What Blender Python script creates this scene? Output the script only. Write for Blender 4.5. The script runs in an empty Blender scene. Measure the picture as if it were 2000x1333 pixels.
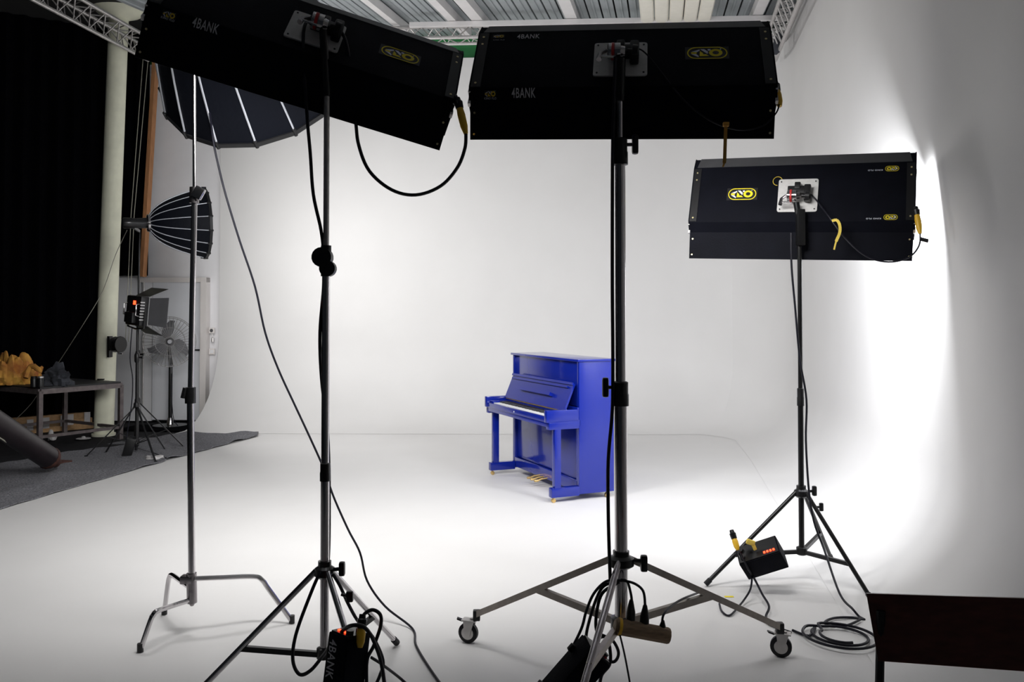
import bpy, bmesh, math, random
from mathutils import Vector as V, Matrix, Euler
random.seed(7)
PI = math.pi
sc = bpy.context.scene
C = sc.collection

# ---------------------------------------------------------------- camera, world, exposure
F, PITCH, EYE, HOR = 1650.0, math.radians(1.2), 1.6, 615.0
CY = HOR - F * math.tan(PITCH)
cd = bpy.data.cameras.new('camera'); cam = bpy.data.objects.new('camera', cd); C.objects.link(cam)
cam.location = (0, 0, EYE); cam.rotation_euler = (PI / 2 + PITCH, 0, 0)
cd.sensor_width = 36.0; cd.lens = F / 2000 * 36.0
cd.shift_y = -(666.5 - CY) / 2000.0
cd.clip_start = .05; cd.clip_end = 100
sc.camera = cam
w = bpy.data.worlds.new('world'); sc.world = w; w.use_nodes = True
w.node_tree.nodes['Background'].inputs[0].default_value = (.75, .85, 1, 1)
w.node_tree.nodes['Background'].inputs[1].default_value = .012
sc.view_settings.view_transform = 'Standard'; sc.view_settings.look = 'None'
sc.view_settings.exposure = 0.0; sc.view_settings.gamma = 1; sc.view_settings.use_curve_mapping = False
BANK_WATT = {1: 29, 2: 30, 3: 98}    # louvred fluorescent banks
BOX_WATT, DOME_WATT, LED_WATT = 98, 80, 10            # softboxes
def lamp(parent, loc, rot, size, watt, col=(1, 1, 1), disk=False, spread=180):
    d = bpy.data.lights.new('lamp_light', 'AREA'); d.energy = watt; d.color = col; d.spread = math.radians(spread)
    d.shape = 'DISK' if disk else 'RECTANGLE'; d.size = size[0]
    if not disk: d.size_y = size[1]
    o = bpy.data.objects.new('lamp_light', d); C.objects.link(o); o.parent = parent; o.location = loc; o.rotation_euler = rot
    return o
sc.cycles.max_bounces = 8; sc.cycles.diffuse_bounces = 5

def ray(px, py):
    a = (CY - py) / F; c, s = math.cos(PITCH), math.sin(PITCH)
    return V(((px - 1000) / F, c - a * s, s + a * c))
def at(px, py, Y):
    d = ray(px, py); return V((0, 0, EYE)) + d * (Y / d.y)
def G(px, py, z=0):
    d = ray(px, py); return V((0, 0, EYE)) + d * ((z - EYE) / d.z)
def hit(px, py, p0, n):
    o = V((0, 0, EYE)); d = ray(px, py); return o + d * ((V(p0) - o).dot(V(n)) / d.dot(V(n)))

# ---------------------------------------------------------------- materials
def mat(name, col, rough=.5, metal=0, spec=.5, noise=0, nscale=20, bump=0, bscale=80, coat=0, emit=None, es=0, sheen=0, stretch=None, col2=None, trans=0):
    m = bpy.data.materials.new(name); m.use_nodes = True
    nt = m.node_tree; b = nt.nodes['Principled BSDF']
    b.inputs['Base Color'].default_value = (*col, 1); b.inputs['Roughness'].default_value = rough
    b.inputs['Metallic'].default_value = metal; b.inputs['Specular IOR Level'].default_value = spec
    b.inputs['Coat Weight'].default_value = coat; b.inputs['Sheen Weight'].default_value = sheen
    b.inputs['Coat Roughness'].default_value = .05
    if trans: b.inputs['Transmission Weight'].default_value = trans
    if emit: b.inputs['Emission Color'].default_value = (*emit, 1); b.inputs['Emission Strength'].default_value = es
    if noise or bump:
        tc = nt.nodes.new('ShaderNodeTexCoord'); mp = nt.nodes.new('ShaderNodeMapping')
        nt.links.new(tc.outputs['Object'], mp.inputs[0])
        if stretch: mp.inputs['Scale'].default_value = stretch
    if noise:
        n = nt.nodes.new('ShaderNodeTexNoise'); n.inputs['Scale'].default_value = nscale; n.inputs['Detail'].default_value = 5
        r = nt.nodes.new('ShaderNodeValToRGB')
        c2 = col2 or tuple(max(0, c * (1 - noise)) for c in col)
        r.color_ramp.elements[0].position = .3; r.color_ramp.elements[1].position = .7
        r.color_ramp.elements[0].color = (*c2, 1); r.color_ramp.elements[1].color = (*col, 1)
        nt.links.new(mp.outputs[0], n.inputs['Vector']); nt.links.new(n.outputs['Fac'], r.inputs[0]); nt.links.new(r.outputs[0], b.inputs['Base Color'])
    if bump:
        n = nt.nodes.new('ShaderNodeTexNoise'); n.inputs['Scale'].default_value = bscale; n.inputs['Detail'].default_value = 4
        bp = nt.nodes.new('ShaderNodeBump'); bp.inputs['Strength'].default_value = bump; bp.inputs['Distance'].default_value = .01
        nt.links.new(mp.outputs[0], n.inputs['Vector']); nt.links.new(n.outputs['Fac'], bp.inputs['Height']); nt.links.new(bp.outputs[0], b.inputs['Normal'])
    return m
M = {
 'cyc': mat('cyc_paint', (.69, .68, .675), .55, noise=.035, nscale=1.5, bump=.05, bscale=30),
 'doorwall': mat('grey_wall_paint', (.84, .83, .85), .7, noise=.06, nscale=3),
 'green': mat('green_paint', (.03, .25, .07), .6, noise=.3, nscale=6),
 'blackcloth': mat('black_cloth', (.002, .002, .003), .95, spec=.02),
 'darkfloor': mat('dark_floor', (.015, .015, .018), .85, spec=.2, noise=.5, nscale=8, bump=.3, bscale=40),
 'felt': mat('grey_felt', (.24, .24, .26), .95, spec=.1, noise=.65, nscale=60, bump=.8, bscale=60),
 'shell': mat('black_fixture_plastic', (.0045, .005, .009), .65, spec=.07, noise=.3, nscale=9, bump=.15, bscale=120),
 'flap': mat('lightened_grey', (.055, .055, .06), .5, noise=.2, nscale=10),  # lightened so the top strip of the banks looks lit
 'blackp': mat('black_plastic', (.008, .008, .009), .4, spec=.4),
 'rubber': mat('black_rubber', (.006, .006, .009), .5, spec=.3),
 'blackm': mat('black_metal', (.012, .012, .013), .3, .4, spec=.6),
 'chrome': mat('chrome', (.60, .58, .59), .15, 1),
 'dchrome': mat('worn_dark_steel', (.33, .31, .32), .25, 1, noise=.3, nscale=20),
 'alu': mat('aluminium', (.58, .56, .55), .45, .85, noise=.15, nscale=30),
 'plate': mat('plate_aluminium', (.62, .61, .60), .6, .15, noise=.12, nscale=60),
 'steelbar': mat('brushed_bar', (.42, .38, .34), .4, .8, noise=.2, nscale=30),
 'white': mat('white_reflector', (.85, .85, .85), .4),
 'tube1': mat('lit_tube', (1, 1, 1), .5, emit=(.95, .97, 1), es=4),
 'tube2': mat('lit_tube_mid', (1, 1, 1), .5, emit=(.95, .97, 1), es=4),
 'tube3': mat('lit_tube_far', (1, 1, 1), .5, emit=(.92, .95, 1), es=4),
 'diff': mat('lit_diffuser', (1, 1, 1), .5, emit=(.93, .96, 1), es=3),
 'diff2': mat('lit_diffuser_small', (1, 1, 1), .5, emit=(.95, .96, 1), es=2),
 'boxcloth': mat('softbox_cloth', (.005, .006, .010), .5, spec=.12, bump=.2, bscale=30),
 'piping': mat('grey_piping', (.62, .64, .70), .4, .3),
 'yellow': mat('print_yellow', (.85, .70, .01), .5),
 'yellowd': mat('print_dull_yellow', (.70, .50, .05), .5),
 'printw': mat('print_white', (.75, .78, .85), .5),
 'printg': mat('print_grey', (.55, .55, .58), .5),
 'brass': mat('brass_rivet', (.75, .65, .35), .35, .7),
 'blue': mat('blue_piano_lacquer', (.004, .015, .23), .16, spec=.35, coat=.4),
 'key': mat('ivory_key', (.85, .85, .83), .3),
 'ebony': mat('black_key', (.01, .01, .012), .3),
 'gold': mat('gold_brass', (.65, .45, .18), .35, .8),
 'redfelt': mat('red_felt', (.35, .02, .02), .9),
 'cable': mat('black_cable', (.006, .006, .012), .45, spec=.3),
 'conn': mat('yellow_connector', (.85, .50, .03), .4),
 'amber': mat('amber_strap', (.55, .28, .04), .6),
 'sand': mat('ochre_band', (.80, .60, .10), .6),
 'redled': mat('red_led', (1, .05, .02), .4, emit=(1, .04, .01), es=6),
 'reddot': mat('red_print', (.45, .02, .02), .5),
 'wood': mat('raw_timber', (.50, .30, .14), .7, noise=.3, nscale=6, stretch=(1, 6, 6)),
 'orangewood': mat('orange_timber', (.52, .24, .10), .7, noise=.35, nscale=6, stretch=(8, 8, 1)),
 'tanwood': mat('tan_stick_wood', (.33, .22, .13), .7, noise=.45, nscale=14, stretch=(1, 8, 8), bump=.3, bscale=30),
 'darkwood': mat('dark_stained_plywood', (.15, .045, .03), .38, noise=.4, nscale=5, stretch=(1, 12, 12)),
 'cream': mat('cream_column_paint', (.85, .85, .68), .6, noise=.15, nscale=5, bump=.1, bscale=20),
 'roof': mat('grey_roof_sheet', (.40, .43, .45), .5, noise=.18, nscale=2),
 'dark': mat('dark_gap', (.01, .01, .01), .9),
 'beamw': mat('white_beam_paint', (.72, .70, .70), .5, noise=.08, nscale=5),
 'fluted': mat('ivory_panel', (.80, .77, .68), .5, noise=.06, nscale=9),
 'door': mat('grey_door_paint', (.76, .77, .81), .5, noise=.05, nscale=3),
 'frame': mat('door_frame_paint', (.74, .70, .68), .5, noise=.05, nscale=5),
 'panelw': mat('pale_panel', (.76, .76, .78), .6, noise=.04, nscale=3),
 'fanmetal': mat('fan_wire', (.35, .34, .34), .4, .6),
 'fanblade': mat('fan_blade', (.14, .14, .15), .4, .5),
 'rusty': mat('table_steel', (.20, .17, .17), .5, .5, noise=.4, nscale=15),
 'tabletop': mat('table_top', (.02, .02, .022), .6),
 'ochrecloth': mat('ochre_cloth', (.72, .40, .07), .9, noise=.55, nscale=7, col2=(.35, .10, .03), bump=.5, bscale=20),
 'greycloth': mat('grey_black_bag', (.06, .065, .08), .9, noise=.7, nscale=8, bump=.5, bscale=20),
 'tubem': mat('dark_painted_tube', (.02, .014, .017), .35, .2, noise=.3, nscale=10),
 'rust': mat('rusty_foot', (.07, .022, .014), .7, noise=.4, nscale=20),
 'rope': mat('pale_rope', (.35, .34, .28), .8),
 'paper': mat('white_paper_label', (.62, .60, .60), .6, noise=.2, nscale=30),
 'leaf': mat('plant_green', (.08, .35, .10), .6),
}
# ---------------------------------------------------------------- geometry helpers
WM = {}
class MB:
    def __init__(s): s.v, s.f, s.m = [], [], []
    def add(s, vs, fs, mi=0):
        o = len(s.v); s.v += [V(p) for p in vs]; s.f += [[o + i for i in f] for f in fs]; s.m += [mi] * len(fs); return s
    def box(s, c, size, R=None, bev=0, mi=0):
        c = V(c); a, b, d = [x / 2 for x in size]
        pts = [V((x, y, z)) for z in (-d, d) for x, y in ((-a, -b), (a, -b), (a, b), (-a, b))]
        fs = [(3, 2, 1, 0), (4, 5, 6, 7), (0, 1, 5, 4), (1, 2, 6, 5), (2, 3, 7, 6), (3, 0, 4, 7)]
        if bev:
            bm = bmesh.new(); vv = [bm.verts.new(p) for p in pts]
            for f in fs: bm.faces.new([vv[i] for i in f])
            bmesh.ops.bevel(bm, geom=bm.edges[:], offset=bev, segments=2, affect='EDGES', profile=.6)
            bm.verts.index_update(); pts = [v.co.copy() for v in bm.verts]; fs = [[v.index for v in f.verts] for f in bm.faces]; bm.free()
        if R: pts = [R @ p for p in pts]
        return s.add([c + p for p in pts], fs, mi)
    def bar(s, p, q, wd, ht, up=(0, 0, 1), mi=0):
        p, q = V(p), V(q); d = (q - p).normalized(); x = d.cross(V(up)).normalized(); u = x.cross(d)
        o = []
        for e in (p, q):
            for a, b in ((-1, -1), (1, -1), (1, 1), (-1, 1)): o.append(e + x * a * wd / 2 + u * b * ht / 2)
        return s.add(o, [(3, 2, 1, 0), (4, 5, 6, 7), (0, 1, 5, 4), (1, 2, 6, 5), (2, 3, 7, 6), (3, 0, 4, 7)], mi)
    def tube(s, pts, r, n=10, mi=0, closed=False):
        pts = [V(p) for p in pts]; N = len(pts); rs = r if isinstance(r, (list, tuple)) else [r] * N
        t0 = (pts[1] - pts[0]).normalized(); ref = V((0, 0, 1)) if abs(t0.z) < .9 else V((1, 0, 0))
        nrm = (ref - t0 * ref.dot(t0)).normalized(); vs, fs = [], []
        for i in range(N):
            a = pts[(i - 1) % N] if closed or i > 0 else pts[i]; b = pts[(i + 1) % N] if closed or i < N - 1 else pts[i]
            t = (b - a).normalized(); nn = nrm - t * nrm.dot(t)
            if nn.length > 1e-4: nrm = nn.normalized()
            bb = t.cross(nrm)
            for k in range(n):
                an = 2 * PI * k / n; vs.append(pts[i] + (nrm * math.cos(an) + bb * math.sin(an)) * rs[i])
        for i in range(N if closed else N - 1):
            j = (i + 1) % N
            for k in range(n): fs.append((i * n + k, i * n + (k + 1) % n, j * n + (k + 1) % n, j * n + k))
        if not closed: fs += [tuple(range(n))[::-1], tuple((N - 1) * n + k for k in range(n))]
        return s.add(vs, fs, mi)
    def cyl(s, p, q, r, r2=None, n=16, mi=0): return s.tube([p, q], [r, r if r2 is None else r2], n, mi)
    def lathe(s, p, axis, prof, n=20, mi=0):
        ax = V(axis).normalized(); p = V(p)
        return s.tube([p + ax * a for a, _ in prof], [max(b, 1e-4) for _, b in prof], n, mi)
    def prism(s, poly, y0, y1, mi=0, fr=None):   # poly in (x,z), extruded along y; fr maps (x,y,z)->point
        fr = fr or (lambda x, y, z: V((x, y, z))); n = len(poly)
        vs = [fr(x, y0, z) for x, z in poly] + [fr(x, y1, z) for x, z in poly]
        return s.add(vs, [tuple(range(n))[::-1], tuple(range(n, 2 * n))] + [(i, (i + 1) % n, n + (i + 1) % n, n + i) for i in range(n)], mi)
    def ring(s, outer, inner, y0, y1, fr=None, mi=0):
        fr = fr or (lambda x, y, z: V((x, y, z))); n = len(outer); vs = []
        for y in (y0, y1):
            vs += [fr(x, y, z) for x, z in outer] + [fr(x, y, z) for x, z in inner]
        fs = []
        for i in range(n):
            j = (i + 1) % n
            fs += [(i, j, n + j, n + i), (2 * n + i, 3 * n + i, 3 * n + j, 2 * n + j), (i, 2 * n + i, 2 * n + j, j), (n + i, n + j, 3 * n + j, 3 * n + i)]
        return s.add(vs, fs, mi)
def sm(pts, k=6, closed=False):       # catmull-rom smoothing
    pts = [V(p) for p in pts]; o = []; N = len(pts)
    for i in range(N if closed else N - 1):
        g = (lambda j: pts[j % N]) if closed else (lambda j: pts[max(0, min(N - 1, j))])
        a, b, c, d = g(i - 1), g(i), g(i + 1), g(i + 2)
        for q in range(k):
            t = q / k; o.append(.5 * ((2 * b) + (c - a) * t + (2 * a - 5 * b + 4 * c - d) * t * t + (3 * b - a - 3 * c + d) * t ** 3))
    if not closed: o.append(pts[-1])
    return o
def mesh(name, mb, mats):
    me = bpy.data.meshes.new(name); me.from_pydata([tuple(v) for v in mb.v], [], mb.f)
    for m in (mats if isinstance(mats, (list, tuple)) else [mats]): me.materials.append(m)
    for p, i in zip(me.polygons, mb.m): p.material_index = i
    bm = bmesh.new(); bm.from_mesh(me); bmesh.ops.recalc_face_normals(bm, faces=bm.faces)
    for f in bm.faces: f.smooth = True
    for e in bm.edges:
        if len(e.link_faces) == 2 and e.calc_face_angle(0) > .6: e.smooth = False
    bm.to_mesh(me); bm.free(); me.update(); return me
def link(name, me, parent=None):
    o = bpy.data.objects.new(name, me); C.objects.link(o)
    if parent: o.parent = parent
    return o
def tag(o, label, cat, group=None):
    o['label'] = label; o['category'] = cat
    if group: o['group'] = group
    return o
def thing(name, label, cat, loc=(0, 0, 0), rot=(0, 0, 0), group=None):
    o = bpy.data.objects.new(name, None); C.objects.link(o); o.empty_display_size = .1
    o.location = loc; o.rotation_euler = rot
    WM[o.name] = Matrix.Translation(V(loc)) @ Euler(rot).to_matrix().to_4x4()
    return tag(o, label, cat, group)
def part(name, mb, m, parent, world=True, label=None):
    """mesh part; world=True: the geometry was given in world coordinates"""
    if world and parent is not None:
        inv = WM[parent.name].inverted(); mb.v = [inv @ v for v in mb.v]
    o = link(name, mesh(name, mb, m), parent)
    if parent is not None: WM[o.name] = WM[parent.name]
    if label: o['label'] = label
    return o
def struct(name, mb, m, parent=None):
    o = link(name, mesh(name, mb, m), parent)
    WM[o.name] = Matrix.Identity(4)
    if not parent: o['kind'] = 'structure'
    return o
def solo(name, mb, m, label, cat, group=None, kind=None):
    c = sum(mb.v, V()) / len(mb.v); c.z = min(v.z for v in mb.v); mb.v = [v - c for v in mb.v]
    o = link(name, mesh(name, mb, m)); o.location = c; WM[o.name] = Matrix.Translation(c)
    tag(o, label, cat, group)
    if kind: o['kind'] = kind
    return o
def text_mb(s, size, fr, bold=.014, sx=.70, depth=.0):
    cu = bpy.data.curves.new('t', 'FONT'); cu.body = s; cu.size = size; cu.offset = bold * size; cu.resolution_u = 3; cu.space_character = 1.1
    o = bpy.data.objects.new('t', cu); C.objects.link(o); dg = bpy.context.evaluated_depsgraph_get()
    me = bpy.data.meshes.new_from_object(o.evaluated_get(dg)); mb = MB()
    mb.add([fr(v.co.x * sx, v.co.y) for v in me.vertices], [tuple(p.vertices) for p in me.polygons])
    bpy.data.objects.remove(o); bpy.data.curves.remove(cu); bpy.data.meshes.remove(me); return mb

# ---------------------------------------------------------------- the studio shell
TH = .06; e1 = V((1, -TH, 0)).normalized(); e2 = V((TH, 1, 0)).normalized()
L0 = V((-4.4, 12.7, 0)); XR, TR = 1.66, .18
Yc = (L0.y - TH * (XR - L0.x)) / (1 + TH * TR); Cn = V((XR + TR * Yc, Yc, 0))
e3 = V((TR, 1, 0)).normalized(); n3 = V((-1, TR, 0)).normalized()      # along the side wall, and out of it
WH, RC, RV = 5.42, 1.4, .7
path = []                              # (point on the wall line, inward normal)
ang = math.acos((-e1).dot(-e3)); tl_ = RC / math.tan(ang / 2); ctr = Cn - e1 * tl_ - e2 * RC
Lb = (Cn - L0).length - tl_
for i in range(13): path.append((L0 + e1 * Lb * i / 12, -e2))
for i in range(1, 12):
    n_ = (-e2).lerp(n3, i / 12).normalized(); path.append((ctr - n_ * RC, n_))
for i in range(17): path.append((Cn - e3 * (tl_ + (13.5 - tl_) * i / 16), n3))
def wall_part(seg, side):
    mb = MB(); prof = []
    K = 10
    for k, (p, n) in enumerate(seg):
        r = 1.3 - .6 * min(1, (k + (17 if side == 'r' else 0)) / 26)
        row = []
        for j in range(K + 1):
            a = PI / 2 * j / K
            row.append(p + n * (r - r * math.sin(a)) + V((0, 0, .002 + r - r * math.cos(a))))
        for z in (2.0, 3.5, WH): row.append(p + V((0, 0, z)))
        row.append(p - n * .12 + V((0, 0, WH)))
        prof.append(row)
    W = len(prof[0]); vs = [q for r_ in prof for q in r_]
    fs = [(i * W + j, (i + 1) * W + j, (i + 1) * W + j + 1, i * W + j + 1) for i in range(len(prof) - 1) for j in range(W - 1)]
    return mb.add(vs, fs)
struct('wall_back', wall_part(path[:18], 'b'), M['cyc'])
struct('wall_right', wall_part(path[17:], 'r'), M['cyc'])
# white studio floor and the dark floor beside it
mb = MB(); l0 = V((-4.42, 12.6, 0)); l1 = V((-5.0, 6.5, 0)); l2 = V((-5.4, .4, 0))
mb.add([l0, l1, l2, V((1.2, .4, 0)), Cn - e2 * .05 - e1 * .05, l0 + V((0, 0, -.02)), l1 + V((0, 0, -.02)), l2 + V((0, 0, -.02)), V((1.2, .4, -.02)), Cn + V((0, 0, -.02))],
       [(0, 1, 2, 3, 4), (9, 8, 7, 6, 5), (0, 5, 6, 1), (1, 6, 7, 2), (2, 7, 8, 3), (3, 8, 9, 4), (4, 9, 5, 0)])
struct('floor', mb, M['cyc'])
mb = MB().box((-7.2, 5.6, -.045), (8.5, 16.5, .04)); struct('floor.001', mb, M['darkfloor'])
# wall beside the cove: door wall in line with the back wall
nb = e2
def BW(px, py, off=0): return hit(px, py, L0 - e2 * off, e2)
a0 = L0 - e1 * 3.2 + e2 * .06; a1 = L0 + e1 * .3 + e2 * .06
mb = MB(); mb.add([a0, a1, a1 + V((0, 0, WH)), a0 + V((0, 0, WH)), a0 + e2 * .1, a1 + e2 * .1, a1 + e2 * .1 + V((0, 0, WH)), a0 + e2 * .1 + V((0, 0, WH))],
       [(0, 1, 2, 3), (7, 6, 5, 4), (3, 2, 6, 7), (0, 3, 7, 4), (1, 5, 6, 2)])
struct('wall_back.001', mb, M['doorwall'])
# upper strip of green wall above the white wall
b0 = L0 - e1 * 4 + e2 * .25; b1 = Cn + e1 * 2 + e2 * .25
mb = MB().add([b0 + V((0, 0, WH - .5)), b1 + V((0, 0, WH - .5)), b1 + V((0, 0, 7.2)), b0 + V((0, 0, 7.2))], [(0, 1, 2, 3)])
mb.add([v + e2 * .1 for v in mb.v[:4]], [(3, 2, 1, 0)])
struct('wall_back.002', mb, M['green'])
# roof: sheets, seams and beams, rising gently away from the camera
rd = ray(1290, 455).normalized(); rc = V((1, -.055, 0)).normalized(); rn = rd.cross(rc).normalized()
if rn.z > 0: rn = -rn                   # points down
RP = at(1000, 50, 12.0)
ce = MB(); o0 = RP - rn * .10
ce.add([o0 + rc * a + rd * b for a, b in ((-9, -16), (7, -16), (7, 1.6), (-9, 1.6))], [(0, 1, 2, 3)])
ce.add([o0 - rn * .05 + rc * a + rd * b for a, b in ((-9, -16), (7, -16), (7, 1.6), (-9, 1.6))], [(3, 2, 1, 0)])
ceil = struct('ceiling', ce, M['dark'])
sw = .185
sh = MB(); e = sw / 2 - .012
prof = [(-e, .0), (-e, .03), (-.02, .03), (-.012, .045), (.012, .045), (.02, .03), (e, .03), (e, 0)]
for s_ in (-16.0, 1.3):
    sh.v += [rc * a + rn * b + rd * s_ for a, b in prof]
n = len(prof); sh.f += [tuple(range(n))[::-1], tuple(range(n, 2 * n))] + [(i, (i + 1) % n, n + (i + 1) % n, n + i) for i in range(n)]; sh.m = [0] * len(sh.f)
sheet = mesh('roof_sheet', sh, M['roof'])
for i in range(80):
    if -8.4 + i * sw < -4.75: continue
    o = link('roof_sheet', sheet, ceil); o.location = RP - rn * .06 + rc * (-8.4 + i * sw)
bi = 1
for px, wd in ((640, .10), (785, .09), (900, .11), (948, .15), (1125, .15), (1467, .13)):
    q = hit(px, 50, RP + rn * .06, rn)
    o = struct('trim_%d' % bi, MB().bar(q - rd * 9, q + rd * .45, wd, .12, up=-rn), M['beamw']); bi += 1
q0, q1 = hit(800, 49, RP + rn * .16, rn), hit(1560, 49, RP + rn * .16, rn)
q1 = q0 + rc * (q1 - q0).dot(rc)
struct('trim_%d' % bi, MB().bar(q0, q1, .06, .06), M['beamw']); bi += 1
# ivory fluted roof light panel
pw = MB(); wq = struct('window_1', MB().bar(hit(1253, 46, RP + rn * .10, rn), hit(1387, 46, RP + rn * .10, rn), .04, .05), M['fluted'])
for i in range(5):
    x0, x1 = 1252 + i * 27.2, 1252 + (i + 1) * 27.2 - 1.5
    a, b = hit(x0, 46, RP + rn * .16, rn), hit(x1, 46, RP + rn * .16, rn); c = (a + b) / 2 + rn * .035
    m_ = MB(); vs = []
    for s_ in (0, -6):
        vs += [a + rd * s_, (a * .8 + c * .2) + rn * .02 + rd * s_, c + rd * s_, (b * .8 + c * .2) + rn * .02 + rd * s_, b + rd * s_, (a + b) / 2 - rn * .01 + rd * s_]
    m_.add(vs, [(5, 4, 3, 2, 1, 0), (6, 7, 8, 9, 10, 11)] + [(k, (k + 1) % 6, 6 + (k + 1) % 6, 6 + k) for k in range(6)])
    struct('panel_strip', m_, M['fluted'], wq)
# black side wall of drapes on the left
def drape(p, q, z0, z1, amp=.05, wl=.22, top=None):
    p, q = V(p), V(q); Ln = (q - p).length; n = int(Ln / wl * 8); d = (q - p) / n; nn = V((-d.y, d.x, 0)).normalized(); mb = MB(); vs = []
    for i in range(n + 1):
        o_ = nn * amp * (math.sin(i / 8 * 2 * PI) + .3 * math.sin(i * .37 + 1))
        vs += [p + d * i + o_ + V((0, 0, z0)), p + d * i + o_ * .6 + V((0, 0, z1))]
    fs = [(2 * i, 2 * i + 2, 2 * i + 3, 2 * i + 1) for i in range(n)]
    mb.add(vs, fs); k = len(vs); mb.add([v + nn * .012 for v in vs], [f[::-1] for f in fs]); return mb
kp0, kp1 = G(15, 848), G(185, 833); kd = (kp1 - kp0).normalized(); kn = V((-kd.y, kd.x, 0))
struct('wall_left', drape(kp0 - kd * 9 + kn * .25, kp1 + kd * .25 + kn * .25, 0, 7.4), M['blackcloth'])
pz = BW(250, 541).z
tag_dr = solo('drape', drape(BW(120, 541, .12).xy.to_3d(), BW(289, 541, .12).xy.to_3d(), pz + .01, 6.9, .03, .2), M['blackcloth'], 'black drape hanging above the pale panels beside the cream column', 'curtain')
# pale panels under it
for k, (x0, x1) in enumerate(((186, 276), (279, 299))):
    p, q = BW(x0, 541), BW(x1, 541); p.z = q.z = 0
    tr = MB().bar(p + V((0, 0, pz / 2 - .01)), q + V((0, 0, pz / 2 - .01)), .04, pz - .02)
    struct('trim_%d' % bi, tr, M['panelw']); bi += 1
p = BW(281, 541, .05); struct('trim_%d' % bi, MB().cyl((p.x, p.y, 0.25), (p.x, p.y, pz), .012), M['alu']); bi += 1
# timber edging
p, q = BW(279, 541, .18), BW(304, 125, .18)
struct('trim_%d' % bi, MB().bar(p, q + (q - p) * .35, .055, .12, up=e2), M['orangewood']); bi += 1
# door with frame
dz = BW(350, 552).z
dl, dr = BW(300, 600), BW(396, 600); dl.z = dr.z = 0
door = struct('door_1', MB().bar((dl + dr) / 2 - (dr - dl) / 2 + V((0, 0, dz / 2 + .01)), dr + V((0, 0, dz / 2 + .01)), .05, dz - .02), M['door'])
fm = MB(); r_ = dr + e1 * .045 - e2 * .02; l_ = BW(275, 600) - e2 * .02; l_.z = 0
fm.bar(r_, r_ + V((0, 0, dz + .07)), .09, .14, up=e2)
struct('door_frame', fm, M['frame'], door)
struct('door_frame', MB().bar(l_ + V((0, 0, dz + .035)), r_ + e1 * .045 + V((0, 0, dz + .035)), .13, .07), M['frame'], door)
hp_ = BW(391, 684, .06); struct('door_handle', MB().tube([hp_ + e1 * .03 - e2 * -.04, hp_ + e1 * .03, hp_ - e1 * .09], .011, 8), M['blackp'], door)

# ---------------------------------------------------------------- trusses
def truss(name, label, a, b, w_, h, nseg, m, up=False):
    t = thing(name, label, 'truss', (a + b) / 2, group=None); d = (b - a).normalized(); x = d.cross(V((0, 0, 1))).normalized()
    ch = [(-w_ / 2, 0), (w_ / 2, 0), (0, -h)] if not up else [(-w_ / 2, -h), (w_ / 2, -h), (0, 0)]
    for cx, cz in ch:
        o = x * cx + V((0, 0, cz)); part('chord', MB().cyl(a + o, b + o, .024, n=10), m, t)
    for i in range(nseg):
        for k in range(3):
            o = x * ch[k][0] + V((0, 0, ch[k][1])); o2 = x * ch[(k + 1) % 3][0] + V((0, 0, ch[(k + 1) % 3][1]))
            p = a + (b - a) * i / nseg + o; q = a + (b - a) * (i + .5) / nseg + o2; r = a + (b - a) * (i + 1) / nseg + o
            part('brace', MB().tube([p, q, r], .009, 6), m, t)
    return t
zt = at(130, 1, 10).z
tA, tB = at(95, -12, 9.3), at(275, 86, 11.6); zz = (tA.z + tB.z) / 2; tA.z = tB.z = zz
k_ = (at(95, -12, 9.3), at(275, 86, 9.3))
def lvl(px, py, z): return G(px, py, z)
truss('lighting_truss', 'silver triangular truss running past the top of the cream column', lvl(60, -45, 5.35), lvl(290, 84, 5.35), .26, .24, 8, M['alu'])
truss('lighting_truss', 'silver truss hung level in front of the green strip above the white wall', lvl(520, 59, 5.50), lvl(520, 59, 5.50) + rc * 6.6, .26, .19, 20, M['alu'], up=True)
truss('lighting_truss', 'silver truss receding along the top of the white wall at the far corner', lvl(1566, -60, 5.2), lvl(1514, 80, 5.2), .24, .26, 10, M['alu'])
p = at(1521, 60, 9.9)
solo('cable_bag', MB().lathe(at(1527, 62, 10.6), (at(1514, 106, 10.6) - at(1527, 62, 10.6)), [(0, .02), (.02, .05), (.12, .065), (.24, .06), (.30, .02)], 10), M['greycloth'], 'black bag tied to the end of the far corner truss', 'bag')
# cream column
cb = V((-5.47, 11.35, 0)); ctop = at(232, 34, 11.35)
t = thing('column', 'round cream painted steel column standing in front of the black drapes', 'column', cb)
part('shaft', MB().tube([cb + V((0, 0, -.02)), V((ctop.x * .35 + cb.x * .65, cb.y, 2.2)), ctop], .125, 24), M['cream'], t)
part('capital', MB().lathe(ctop, (0, 0, 1), [(-.03, .126), (.0, .16), (.05, .28), (.12, .345), (.22, .35), (.3, .35)], 24), M['cream'], t)
part('base_ring', MB().lathe(cb, (0, 0, 1), [(-.02, .15), (.012, .15), (.014, .126)], 24), M['cream'], t)
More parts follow.
